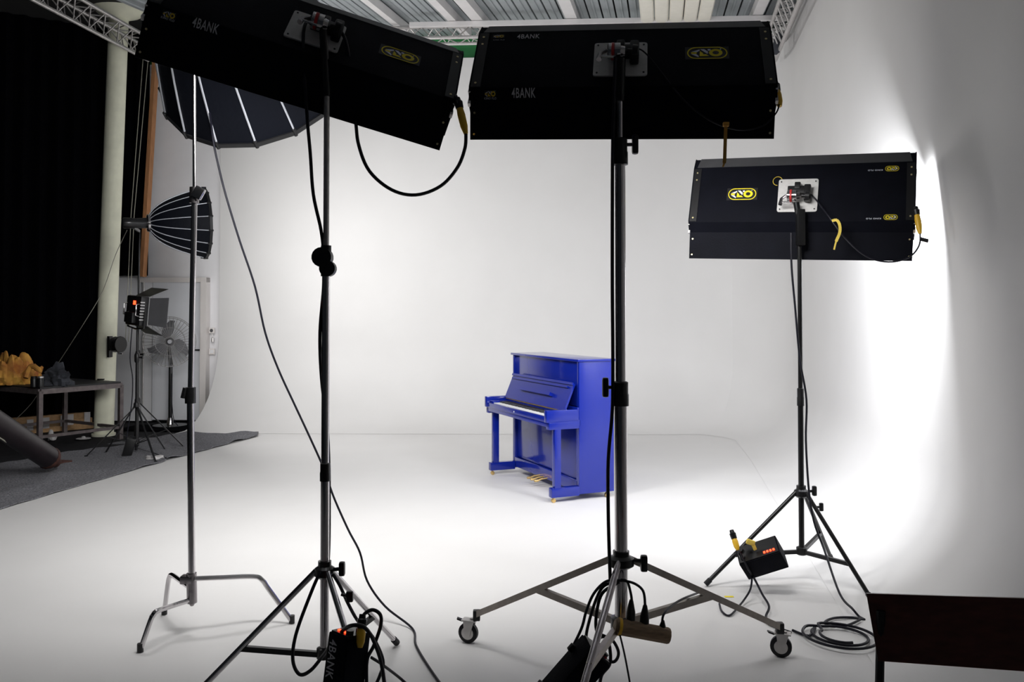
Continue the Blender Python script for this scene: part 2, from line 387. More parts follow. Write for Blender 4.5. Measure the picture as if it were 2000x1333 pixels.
# winch on the column
wc = at(216, 676, 11.2)
t = thing('hand_winch', 'black hand winch bolted to the cream column', 'winch', wc)
part('mounting_plate', MB().box(wc + V((-.0, -.02, -.01)), (.03, .1, .28), bev=.004), M['blackm'], t)
part('housing', MB().box(wc + V((.06, -.03, .0)), (.10, .10, .12), bev=.01), M['blackm'], t)
part('drum', MB().lathe(wc + V((.09, -.03, .02)), (1, -.35, 0), [(-.03, .10), (-.015, .105), (-.012, .06), (.06, .06), (.063, .11), (.08, .105)], 18), M['blackp'], t)
part('crank', MB().tube([wc + V((.12, -.06, -.02)), wc + V((.14, -.07, -.10)), wc + V((.20, -.09, -.10))], .009, 6), M['dchrome'], t)
for k, (xt, xb, lab) in enumerate(((279, 245, 'pale rope running up to the roof, the one nearer the cream column'), (289, 251, 'pale rope running up to the roof, the one nearer the orange timber'))):
    solo('hoist_rope', MB().tube([at(xb, 668, 11.25), at(xb + 11, 420, 11.3), at(xt, 120, 12.0), at(xt + 4, 14, 12.1)], .005, 6), M['rope'], lab, 'rope', 'hoist ropes')
solo('slack_cord', MB().tube(sm([at(248, 450, 9.9), at(225, 500, 10.3), at(200, 570, 10.8), at(165, 630, 10.9), at(120, 700, 11.4), at(90, 745, 11.55), at(60, 790, 11.4), at(25, 825, 11.1)]), .004, 6), M['rope'], 'thin slack cord drooping from the small softbox across the black drapes', 'cord')

# ---------------------------------------------------------------- table, cloths, planks, carpet
A = V((-5.63, 10.1, 0)); du = V((.52, .85, 0)).normalized(); dv = V((-.85, .52, 0)).normalized(); tw, tl, tz = 1.05, 1.25, .70
t = thing('work_table', 'steel framed work table with a dark top in front of the black drapes', 'table', A + du * tw / 2 + dv * tl / 2)
K4 = [A, A + du * tw, A + du * tw + dv * tl, A + dv * tl]
for p in K4: part('leg', MB().box(p + V((0, 0, tz / 2 - .015)), (.05, .05, tz + .0), Matrix.Rotation(math.atan2(du.y, du.x), 3, 'Z')), M['rusty'], t)
for i in range(4):
    part('top_rail', MB().bar(K4[i] + V((0, 0, tz - .02)), K4[(i + 1) % 4] + V((0, 0, tz - .02)), .05, .06), M['rusty'], t)
    if i != 3: part('lower_rail', MB().bar(K4[i] + V((0, 0, .14)), K4[(i + 1) % 4] + V((0, 0, .14)), .035, .035), M['rusty'], t)
cc = A + du * tw / 2 + dv * tl / 2
part('table_top', MB().box(cc + V((0, 0, tz + .02)), (tw, tl, .02), Matrix.Rotation(math.atan2(du.y, du.x), 3, 'Z')), M['tabletop'], t)
TZ = tz + .03
def blob(c, rx, ry, rz, seed, rough=.25, n=14, sharp=False):
    rnd = random.Random(seed); ph = [(V((rnd.uniform(-1, 1), rnd.uniform(-1, 1), rnd.uniform(-1, 1))) * 5, rnd.uniform(0, 6)) for _ in range(7)]
    vs, fs = [], []
    for i in range(n + 1):
        a = PI * i / n
        for j in range(2 * n):
            b = PI * j / n; d = V((math.sin(a) * math.cos(b), math.sin(a) * math.sin(b), math.cos(a)))
            k = 1 + rough * sum((abs(math.sin(d.dot(q) + p)) if sharp else math.sin(d.dot(q) + p)) - (.6 if sharp else 0) for q, p in ph) / (1.6 if sharp else 2.2)
            k = max(.3, k)
            p = V((d.x * rx * k, d.y * ry * k, max(-rz * .35, d.z * rz * k))); vs.append(V(c) + p)
    W = 2 * n
    for i in range(n):
        for j in range(W): fs.append((i * W + j, i * W + (j + 1) % W, (i + 1) * W + (j + 1) % W, (i + 1) * W + j))
    return MB().add(vs, fs)
def onT(px, py): return G(px, py, TZ)
q = onT(38, 757); q2 = onT(12, 757)
for k, (px, dx, h, rx, lab) in enumerate(((12, 0, .27, .19, 'crumpled ochre cloth heap, the one by the table end'), (40, 0, .24, .17, 'crumpled ochre cloth heap in the middle of the pile, beside the two jars'), (62, .0, .17, .12, 'crumpled ochre cloth with a pointed fold sticking out over the jars'))):
    c = onT(px, 752 - 2 * k); solo('ochre_cloth', blob(c + V((0, 0, h * .35 + .003)), rx, .14, h, 11 + k, .36, 20, True), M['ochrecloth'], lab, 'cloth', 'ochre cloths on the work table')
solo('ochre_cloth', MB().tube(sm([onT(50, 755) + V((0, 0, .1)), at(60, 716, 10.35), at(75, 722, 10.3), at(81, 729, 10.3)]), [.03] * 12 + [.03, .028, .025, .022, .018, .012, .004], 8), M['ochrecloth'], 'pointed strip of ochre cloth poking out towards the column', 'cloth', 'ochre cloths on the work table')
for k, (px, lab) in enumerate(((66, 'dark glass jar next to the ochre cloths'), (79, 'dark jar with a pale metal lid at the table corner'))):
    c = onT(px, 757); t = thing('jar', lab, 'jar', c, group='jars on the work table')
    part('glass', MB().lathe(c + V((0, 0, .001)), (0, 0, 1), [(0, .034), (.004, .038), (.10, .038), (.115, .03)], 14), M['blackp'], t)
    part('lid', MB().lathe(c + V((0, 0, .112)), (0, 0, 1), [(0, .034), (.018, .034), (.02, .03)], 14), M['alu' if k else 'blackp'], t)
c = onT(112, 753); solo('bag', blob(c + V((0, 0, .045)), .15, .10, .17, 5, .5, 16, True), M['greycloth'], 'small grey and black bag slumped on the dark table top', 'bag')
c = onT(198, 743); solo('phone', MB().box(c + V((0, 0, .012)), (.09, .05, .016), bev=.003), M['blackp'], 'small flat black object lying on the table in front of the column', 'phone')
# timber planks along the black wall
for k in range(3):
    h = .075; a_, b_ = kp0 - kd * .25 - kn * .001 * k, kp1 + kd * (.0 - .05 * k)
    solo('plank', MB().bar(a_ + V((0, 0, h / 2 + .0 + k * (h + .002) - .02)), b_ + V((0, 0, h / 2 + k * (h + .002) - .02)), .10 - .01 * k, h), M['wood'], ('bottom', 'middle', 'top')[k] + ' timber plank of the stack lying along the black drapes', 'plank', 'stacked planks')
for k, u in enumerate((.24, .42, .62, .70, .90)):
    q = kp0 + (kp1 - kp0) * u - kn * .056 + V((0, 0, .10 + .01 * k)); 
    solo('paper_label', MB().bar(q - kd * .05, q + kd * .03, .003, .15, up=(kd.x * .35, kd.y * .35, 1)), M['paper'], 'small white paper label on the stacked planks, ' + ('the one farthest from the column', 'just beyond the near table leg', 'seen between the two table legs', 'on the right of the rear table leg', 'the one nearest the cream column')[k], 'label', 'paper labels on the planks')
c = G(163, 856); solo('dish', MB().lathe(c + V((0, 0, -.02)), (0, 0, 1), [(0, .05), (.012, .09), (.018, .085), (.02, .03), (.04, .02), (.045, .005)], 16), M['paper'], 'small white dish on the dark floor under the work table', 'dish')
c = G(101, 860); solo('paper_scrap', blob(c + V((0, 0, .02)), .05, .03, .06, 3, .5, 8), M['paper'], 'crumpled white paper scrap beside the rear table leg', 'paper')
# felt blanket strip
def sheet_poly(outline, m, zf, name, label, cat, th=.008, res=.07):
    xs = [p.x for p in outline]; ys = [p.y for p in outline]; bm = bmesh.new()
    vv = [bm.verts.new((p.x, p.y, 0)) for p in outline]; bm.faces.new(vv)
    x = min(xs) + res
    while x < max(xs):
        bmesh.ops.bisect_plane(bm, geom=bm.verts[:] + bm.edges[:] + bm.faces[:], plane_co=(x, 0, 0), plane_no=(1, 0, 0)); x += res
    y = min(ys) + res
    while y < max(ys):
        bmesh.ops.bisect_plane(bm, geom=bm.verts[:] + bm.edges[:] + bm.faces[:], plane_co=(0, y, 0), plane_no=(0, 1, 0)); y += res
    for v in bm.verts: v.co.z = zf(v.co.x, v.co.y)
    r = bmesh.ops.extrude_face_region(bm, geom=bm.faces[:])
    for v in r['geom']:
        if isinstance(v, bmesh.types.BMVert): v.co.z += th
    bm.verts.index_update(); mb = MB(); mb.add([v.co.copy() for v in bm.verts], [[v.index for v in f.verts] for f in bm.faces]); bm.free()
    return solo(name, mb, m, label, cat)
def folds(x, y):
    d = (x + 4.1) * .5 + (y - 7) * .1
    return .004 + .02 * max(0, math.sin(x * 5 + y * 1.6 + 2 * math.sin(y * 1.3))) ** 6 + .015 * max(0, math.sin(x * 2.3 - y * 3.1)) ** 8 + .004 * (1 + math.sin(x * 17 + y * 11))
o1 = [G(*p) for p in ((-260, 1075), (133, 957), (245, 925), (325, 902), (285, 884), (250, 874), (170, 882), (120, 888), (-100, 925), (-260, 960))]
sheet_poly(o1, M['felt'], folds, 'felt_blanket', 'grey felt blanket laid over the edge of the white floor, under the dark tube', 'blanket')
o2 = [G(*p) for p in ((326, 901), (420, 876), (503, 854), (505, 846), (440, 851), (365, 846), (300, 858), (210, 870), (255, 876), (300, 890))]
sheet_poly(o2, M['felt'], lambda x, y: .006 + folds(x, y), 'felt_blanket', 'grey felt blanket with a rumpled edge under the tripods, reaching towards the back cove', 'blanket')
c = G(302, 899); solo('white_rag', blob(c + V((0, 0, .02)), .09, .05, .025, 9, .4, 10), M['paper'], 'small crumpled white rag at the edge of the felt blanket by a tripod foot', 'rag')
c = G(345, 838); solo('black_mat', MB().box(G(345, 836) + V((0, 0, -.008)), (1.5, .55, .012), Matrix.Rotation(-.14, 3, 'Z')), M['blackcloth'], 'black mat on the floor in front of the grey door', 'mat')
# leaning dark tube with rusty foot and pale rope
ta, tb = G(97, 896, .16), at(-140, 738, 7.0)
t = thing('pipe_leg', 'thick dark tube slanting down onto the felt blanket', 'pipe', (ta.x, ta.y, .02))
part('tube', MB().cyl(ta, tb, .108, n=28), M['tubem'], t)
part('foot', MB().lathe(ta, (ta - tb), [(-.03, .112), (.0, .115), (.03, .10), (.05, .07), (.12, .05)], 16), M['rust'], t)
part('foot_plate', MB().box(G(108, 903, .03), (.3, .16, .03), Matrix.Rotation(-.3, 3, 'Z'), bev=.008), M['rust'], t)
solo('pale_rope', MB().tube([G(84, 912, .03), at(0, 856, 7.75), at(-80, 805, 7.0)], .007, 6), M['rope'], 'pale rope running taut below the slanting dark tube', 'rope')

# ---------------------------------------------------------------- wall fittings
c = BW(414, 646, .02); t = thing('intercom', 'small intercom box with a dangling handset on the wall beside the door', 'intercom', c)
part('housing', MB().box(c, (.085, .04, .085), bev=.006), M['frame'], t)
part('speaker_face', MB().lathe(c - e2 * .02, -e2, [(0, .026), (.006, .024)], 12), M['fanblade'], t)
part('handset', MB().tube([c + V((0, 0, -.04)), c + V((.01, -.01, -.10)), c + V((.02, -.02, -.11)), c + V((.02, -.02, -.17))], [.005, .005, .02, .022], 8), M['alu'], t)
c = BW(414, 687, .01); t = thing('light_switch', 'pale square light switch on the wall below the intercom', 'switch', c)
part('plate', MB().box(c, (.09, .02, .09), bev=.004), M['frame'], t); part('rocker', MB().box(c - e2 * .014, (.05, .012, .05), bev=.003), M['panelw'], t)

# ---------------------------------------------------------------- pedestal fan
fc = at(331, 668, 12.15); fb = V((fc.x - .02, 12.25, 0))
t = thing('pedestal_fan', 'large wire-cage pedestal fan standing in front of the grey door', 'fan', fb)
fa = V((.42, -.9, .05)).normalized(); fx = fa.cross(V((0, 0, 1))).normalized(); fz = fx.cross(fa)
def fpt(a, r, d): return fc + (fx * math.cos(a) + fz * math.sin(a)) * r + fa * d
g = MB()
for r, d in ((.36, 0), (.34, .05), (.34, -.05), (.2, .085), (.07, .09), (.22, -.09)):
    part('cage_ring', MB().tube([fpt(2 * PI * k / 32, r, d) for k in range(32)], .005 if r > .35 else .003, 5, closed=True), M['fanmetal'], t)
for k in range(40):
    a = 2 * PI * k / 40
    part('cage_wire', MB().tube([fpt(a, .05, .09), fpt(a, .2, .085), fpt(a, .34, .05), fpt(a, .36, 0), fpt(a, .34, -.05), fpt(a, .2, -.09), fpt(a, .08, -.1)], .0022, 4), M['fanmetal'], t)
for k in range(3):
    a0 = 1.15 + 2 * PI * k / 3; bl = MB(); vs = []
    for i in range(7):
        u = i / 6; a = a0 + .55 * u; r = .05 + .26 * u; wd = .035 + .05 * math.sin(PI * min(1, u * 1.1)) 
        for s_ in (-1, 1):
            vs.append(fpt(a + s_ * wd / max(r, .12), r, s_ * .02)); 
    bl.add(vs + [v - fa * .004 for v in vs], [(2 * i, 2 * i + 1, 2 * i + 3, 2 * i + 2) for i in range(6)] + [(14 + 2 * i + 2, 14 + 2 * i + 3, 14 + 2 * i + 1, 14 + 2 * i) for i in range(6)])
    part('blade', bl, M['fanblade'], t)
part('hub', MB().lathe(fc - fa * .02, fa, [(0, .05), (.05, .05), (.07, .03)], 14), M['fanblade'], t)
part('motor', MB().lathe(fc - fa * .25, fa, [(0, .03), (.01, .065), (.18, .07), (.2, .05)], 14), M['blackm'], t)
part('pole', MB().tube([fb + V((0, 0, .0)), V((fb.x, fb.y, fc.z - .32)), fc - fa * .12 + V((0, 0, -.05))], [.028, .028, .02], 10), M['blackm'], t)
part('base_sleeve', MB().lathe(fb + V((0, 0, .01)), (0, 0, 1), [(0, .05), (.02, .045), (.10, .036)], 14), M['chrome'], t, label='chrome base sleeve')
part('base_disc', MB().lathe(fb + V((0, 0, -.02)), (0, 0, 1), [(0, .24), (.025, .24), (.035, .05)], 20), M['blackm'], t)
solo('fan_cord', MB().tube(sm([fb + V((.03, -.03, .75)), fb + V((.04, -.05, .4)), fb + V((.07, -.05, .1)), fb + V((.16, -.1, .0))]), .005, 6), M['cable'], 'thin black cord hanging down the pole of the pedestal fan', 'cable')

# ---------------------------------------------------------------- light stands of the back group
def tripod(name, label, base, hubz, topz, feet, group=None, rad=.014, m=None):
    m = m or M['blackm']; base = V(base); t = thing(name, label, 'light stand', base, group=group)
    zs = [.05, hubz + .02, hubz + .55, topz]; rr = [rad * 1.15, rad * 1.15, rad, rad * .75]
    part('column_tube', MB().cyl(base + V((0, 0, zs[0])), base + V((0, 0, zs[2])), rad * 1.15, n=10), m, t)
    part('riser', MB().cyl(base + V((0, 0, zs[2])), base + V((0, 0, topz)), rad * .8, n=10), m, t)
    part('collar', MB().lathe(base + V((0, 0, zs[2] - .06)), (0, 0, 1), [(0, rad * 1.6), (.02, rad * 2.1), (.09, rad * 2.1), (.11, rad * 1.4)], 10), M['blackp'], t)
    part('knob', MB().tube([base + V((0, 0, zs[2])), base + V((.055, -.01, zs[2])), base + V((.075, -.01, zs[2]))], [.007, .012, .018], 8), M['blackp'], t)
    part('hub', MB().lathe(base + V((0, 0, hubz - .03)), (0, 0, 1), [(0, rad * 1.6), (.01, rad * 2.4), (.05, rad * 2.4), (.07, rad * 1.5)], 10), M['blackp'], t)
    part('lower_hub', MB().lathe(base + V((0, 0, .09)), (0, 0, 1), [(0, rad * 1.5), (.01, rad * 2), (.04, rad * 2), (.05, rad * 1.5)], 10), M['blackp'], t)
    for f in feet:
        f = V((f.x, f.y, .012)); h = base + V((0, 0, hubz)); d = (f - h); st = h + d.normalized() * .03
        lg = part('leg', MB().bar(st, f, .018, .012), m, t)
        mid = h + d * .62
        part('strut', MB().bar(base + V((0, 0, .12)), mid, .012, .008), m, t)
        part('rubber_foot', MB().box(f, (.03, .03, .02), bev=.003), M['rubber'], lg)
    return t
sA = G(266, 888); sB = G(268, 880)
tripod('light_stand', 'black tripod stand carrying the LED panel with barn doors', sA, .56, at(266, 596, sA.y).z, [G(168, 894), G(304, 905), G(323, 882)])
tripod('light_stand', 'tall black tripod stand holding the small ribbed softbox beside the column', sB, .58, at(266, 452, sB.y).z, [G(206, 887), G(360, 876), G(262, 868)])
# small black power pack at the tripod feet
c = G(247, 893); t = thing('power_pack', 'small black power pack leaning between the tripod feet', 'power pack', c, (0, .25, .3))
part('case', MB().box((0, 0, .11), (.10, .07, .20), bev=.01), M['blackp'], t, world=False)
part('handle', MB().tube([(-.03, 0, .2), (-.03, 0, .235), (.03, 0, .235), (.03, 0, .2)], .006, 6), M['blackp'], t, world=False)
# LED panel
lc = at(268, 607, sA.y - .02); t = thing('led_panel', 'square black LED panel with open barn doors and a glowing red readout', 'LED panel', lc, (-.05, .06, -.72))
part('housing', MB().box((0, 0, 0), (.36, .10, .34), bev=.02), M['blackp'], t, world=False)
part('readout', MB().box((.03, -.052, .09), (.055, .006, .045)), M['redled'], t, world=False, label='glowing red readout')
part('battery', MB().box((0, -.075, -.08), (.2, .05, .12), bev=.01), M['blackp'], t, world=False)
for x in (-.15, .15): part('grip_handle', MB().tube([(x, -.04, .08), (x, -.085, .07), (x, -.085, -.05), (x, -.04, -.06)], .009, 8), M['chrome'], t, world=False)
for k in range(7): part('cooling_slot', MB().box((.182, -.03, .10 - k * .033), (.006, .05, .012)), M['alu'], t, world=False)
part('yoke', MB().tube([(-.2, 0, 0), (-.2, 0, -.19), (0, 0, -.21), (.2, 0, -.19), (.2, 0, 0)], .011, 8), M['blackm'], t, world=False)
part('lens', MB().box((0, .052, 0), (.32, .006, .30)), M['white'], t, world=False)
lamp(t, (0, .058, 0), (PI / 2, 0, 0), (.3, .28), LED_WATT, (1, .99, .97), spread=140)
def door_(name, vs, m=M['blackp']): 
    mb = MB(); mb.add(vs + [V(v) + V((0, .004, .004)) for v in vs], [(0, 1, 2, 3), (7, 6, 5, 4), (0, 4, 5, 1), (1, 5, 6, 2), (2, 6, 7, 3), (3, 7, 4, 0)]); return part(name, mb, m, t, world=False)
door_('barn_door', [V((-.17, .05, .17)), V((.17, .05, .17)), V((.21, .24, .27)), V((-.21, .24, .27))])
door_('barn_door', [V((-.17, .05, -.17)), V((.17, .05, -.17)), V((.21, .22, -.27)), V((-.21, .22, -.27))])
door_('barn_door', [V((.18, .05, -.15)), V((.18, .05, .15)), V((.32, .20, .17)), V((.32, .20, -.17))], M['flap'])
door_('barn_door', [V((-.18, .05, -.15)), V((-.18, .05, .15)), V((-.30, .20, .17)), V((-.30, .20, -.17))])
solo('panel_cable', MB().tube(sm([at(258, 640, sA.y - .06), at(254, 700, sA.y - .06), at(259, 740, sA.y - .05), at(257, 790, sA.y - .06), at(248, 850, sA.y - .08), G(243, 884, .05)]), .006, 6), M['cable'], 'thin black cable drooping from the LED panel down its stand', 'cable')

# ---------------------------------------------------------------- parabolic softboxes
def softbox(name, label, c, n_, R, D, nseg, ph, lit, ringr, pw=.5, flip=1, rib_r=.006, watt=10):
    n_ = V(n_).normalized(); t = thing(name, label, 'softbox', V(c) - n_ * D)
    u = V((n_.y, -n_.x, 0)).normalized(); v = u.cross(n_)
    T0 = (ringr / R) ** (1 / pw); K = 10
    def pt(k, tt, sc_=1): 
        a = ph + k * 2 * PI / nseg; return V(c) - n_ * D * (1 - tt) + (u * math.cos(a) + v * math.sin(a)) * R * sc_ * tt ** pw
    ts = [T0 + (1 - T0) * (i / K) ** 1.6 for i in range(K + 1)]
    for k in range(nseg):
        g = MB(); vs = []
        for tt in ts: vs += [pt(k, tt), (pt(k, tt) + pt(k + 1, tt)) / 2 * 1.0, pt(k + 1, tt)]
        vs += [p + n_ * .004 for p in vs]; m0 = 3 * (K + 1); fs = []
        for i in range(K):
            for j in (0, 1):
                f = (3 * i + j, 3 * i + j + 1, 3 * i + 4 + j, 3 * i + 3 + j); fs.append(f)
        g.add(vs[:m0], fs); part('fabric_panel', g, M['boxcloth'], t)
        part('rib', MB().tube([pt(k, tt, 1.004) for tt in ts], rib_r, 5), M['piping'], t)
        e_ = pt(k, 1); part('rib_tip', MB().cyl(e_ - n_ * .03, e_ + n_ * .02, .012, n=8), M['blackp'], t)
        part('rim_edge', MB().bar(pt(k, 1), pt(k + 1, 1), .012, .03, up=n_), M['blackp'], t)
    d = MB(); d.add([pt(k, .985, .985) for k in range(nseg)] + [V(c) - n_ * .01], [(k, (k + 1) % nseg, nseg) for k in range(nseg)]); part('diffuser', d, lit, t)
    q_ = n_.to_track_quat('-Z', 'Y').to_euler(); lamp(t, n_ * (D + .01), q_, (2 * R * .92,), watt, (1, .99, .975), disk=True, spread=180)
    h = V(c) - n_ * D * (1 - T0)
    part('speed_ring', MB().lathe(h - n_ * .03, n_, [(0, ringr * .8), (.008, ringr * 1.15), (.03, ringr * 1.2), (.045, ringr)], 20), M['chrome'], t)
    return t, h, n_
bc = V((-1.583, 5.22, 3.085)) 
az, el = .084, -.56
t, h, n_ = softbox('softbox', 'large black ribbed softbox high up behind the tilted light bank', bc, (math.sin(az) * math.cos(el), math.cos(az) * math.cos(el), math.sin(el)), .597, 1.17, 16, 3.738, M['diff'], .09, watt=BOX_WATT)
part('lamp_head', MB().lathe(h - n_ * .30, n_, [(0, .05), (.02, .07), (.22, .075), (.27, .06)], 18), M['blackp'], t)
BH = h - n_ * .15
dc = at(398, 436, 9.75); hub_px = at(293, 436, 9.45)
nd = (dc - hub_px); D_ = nd.length
t, h, n_ = softbox('softbox', 'small round ribbed softbox pointing sideways in front of the white wall', dc, nd, .41, D_ * 1.03, 16, .1, M['diff2'], .085, pw=.40, rib_r=.005, watt=DOME_WATT)
part('lamp_head', MB().lathe(h - n_ * .28, n_, [(0, .05), (.02, .06), (.1, .06), (.12, .055), (.24, .06), (.26, .05)], 16), M['blackm'], t)
part('yoke', MB().bar(h - n_ * .16 + V((0, 0, -.05)), V((sB.x, sB.y, at(266, 452, sB.y).z)), .03, .02, up=(0, 1, 0)), M['blackm'], t)

# ---------------------------------------------------------------- C-stand (chrome)
cY = 4.28; cp = at(375, 1180, cY); ctp = at(383, 150, cY)
cbase = V((cp.x, cY, 0))
t = thing('c_stand', 'chrome stand with bent turtle legs holding up the large softbox', 'light stand', cbase)
def on(px, py, Y=cY): return at(px, py, Y)
part('lower_tube', MB().cyl(on(375, 1178), on(372, 775), .0175, n=14), M['chrome'], t)
part('middle_tube', MB().cyl(on(372, 790), on(380, 378), .0145, n=14), M['chrome'], t)
part('upper_rod', MB().cyl(on(380, 390), V((BH.x * .2 + ctp.x * .8, cY, 3.25)), .0095, n=12), M['chrome'], t)
c = part('collar', MB().cyl(on(372, 788), on(372, 757), .027, n=16), M['blackm'], t)
part('t_knob', MB().tube([on(372, 765), on(360, 768, cY - .02), on(357, 778, cY - .02), on(362, 758, cY - .02)], [.009, .010, .012, .012], 8), M['blackm'], c)
c = part('grip_collar', MB().cyl(on(379, 397), on(380, 366), .024, n=16), M['dchrome'], t)
part('grip_head', MB().box(on(388, 377, cY - .02), (.05, .03, .06), Matrix.Rotation(.5, 3, 'Y'), bev=.006), M['chrome'], c, label='chrome grip head')
part('base_sleeve', MB().cyl(on(375, 1178), on(374, 1120), .025, n=16), M['dchrome'], t)
part('bottom_nut', MB().lathe(on(375, 1184), (0, 0, 1), [(0, .008), (.02, .02), (.05, .022)], 12), M['dchrome'], t)
f1, f2, f3 = G(570, 1214, .012), G(274, 1270, .012), G(321, 1197, .012)
l1 = part('leg', MB().tube(sm([on(380, 1131, cY - .01), at(430, 1129, cY + .03), at(495, 1127, f1.y - .03), at(512, 1134, f1.y - .02), at(525, 1152, f1.y - .01), f1], 5), .0125, 10), M['chrome'], t)
l2 = part('leg', MB().tube(sm([on(375, 1172), at(340, 1183, cY - .08), at(308, 1194, f2.y + .05), at(299, 1203, f2.y + .03), at(293, 1215, f2.y + .02), f2], 5), .0125, 10), M['chrome'], t)
l3 = part('leg', MB().tube(sm([on(373, 1150), at(352, 1135, cY + .12), at(336, 1124, f3.y - .03), at(331, 1128, f3.y - .01), at(328, 1142, f3.y), f3], 5), .0125, 10), M['chrome'], t)
for l, f in ((l1, f1), (l2, f2), (l3, f3)): part('foot_cap', MB().cyl(f + V((0, 0, -.01)), f + V((0, 0, .03)), .015, n=10), M['blackp'], l)
part('leg_clamp', MB().box(on(366, 1132), (.06, .05, .04), bev=.006), M['dchrome'], t)

# ---------------------------------------------------------------- light banks
def stadium(cx, cz, w_, h, n=12):
    r = h / 2; o = []
    for s_, a0 in ((1, -PI / 2), (-1, PI / 2)):
        for i in range(n + 1): a = a0 + PI * i / n; o.append((cx + s_ * (w_ / 2 - r) + r * math.cos(a), cz + r * math.sin(a)))
    return o
def ell(cx, cz, rx, rz, n=24): return [(cx + rx * math.cos(2 * PI * i / n), cz + rz * math.sin(2 * PI * i / n)) for i in range(n)]
LOGO = {'w': [[(360, 545), (660, 410), (660, 480), (560, 560)], [(350, 680), (520, 680), (620, 790), (610, 860)], [(690, 400), (830, 400), (975, 550), (960, 665), (930, 660)], [(960, 400), (1075, 400), (1060, 485), (970, 485)], [(1425, 380), (1465, 380), (1465, 420), (1425, 420)]],
        'y': [[(340, 570), (545, 570), (545, 660), (340, 660)], [(670, 500), (790, 640), (780, 700), (650, 800)], [(780, 700), (900, 700), (1000, 800), (650, 800)]]}
def logo(par, cx, cz, W, y, rot=0, ring=True, back=True, ym='yellow', wm='printw', tilt=0):
    s_ = W / 1495; cr, sr = math.cos(rot), math.sin(rot)
    def T(p): x, z = (p[0] - 940) * s_, -(p[1] - 620) * s_; return (cx + x * cr - z * sr, cz + x * sr + z * cr)
    fr = lambda x, yy, z: V((x, yy + y + tilt * (z - cz), z))
    bk = MB(); 
    if back: bk.prism([T(q) for q in ((120, 250), (1750, 250), (1750, 975), (120, 975))], -.0005, .0005, fr=fr)
    else: bk.prism([T(q) for q in ((250, 300), (1620, 300), (1620, 930), (250, 930))], -.0003, .0003, fr=fr)
    b = part('logo_sticker', bk, M['blackp'], par, world=False)
    a = MB()
    for pl in LOGO['y']: part('printed_shape', MB().prism([T(q) for q in pl], -.0015, -.0006, fr=fr), M[ym], b, world=False)
    a.ring([T(q) for q in ell(1255, 610, 250, 215)], [T(q) for q in ell(1255, 610, 122, 105)], -.0015, -.0006, fr=fr)
    part('printed_shape', a, M[ym], b, world=False); a = MB()
    if ring: a.ring([T(q) for q in stadium(940, 615, 1500, 690)], [T(q) for q in stadium(940, 615, 1410, 600)], -.0015, -.0006, fr=fr)
    if ring: part('printed_outline', a, M[ym], b, world=False)
    for pl in LOGO['w']: part('printed_shape', MB().prism([T(q) for q in pl], -.0015, -.0006, fr=fr), M[wm], b, world=False)
HP, CYB, CZB, CT, ZT = .1916, .0461, .0505, .0245, .0793
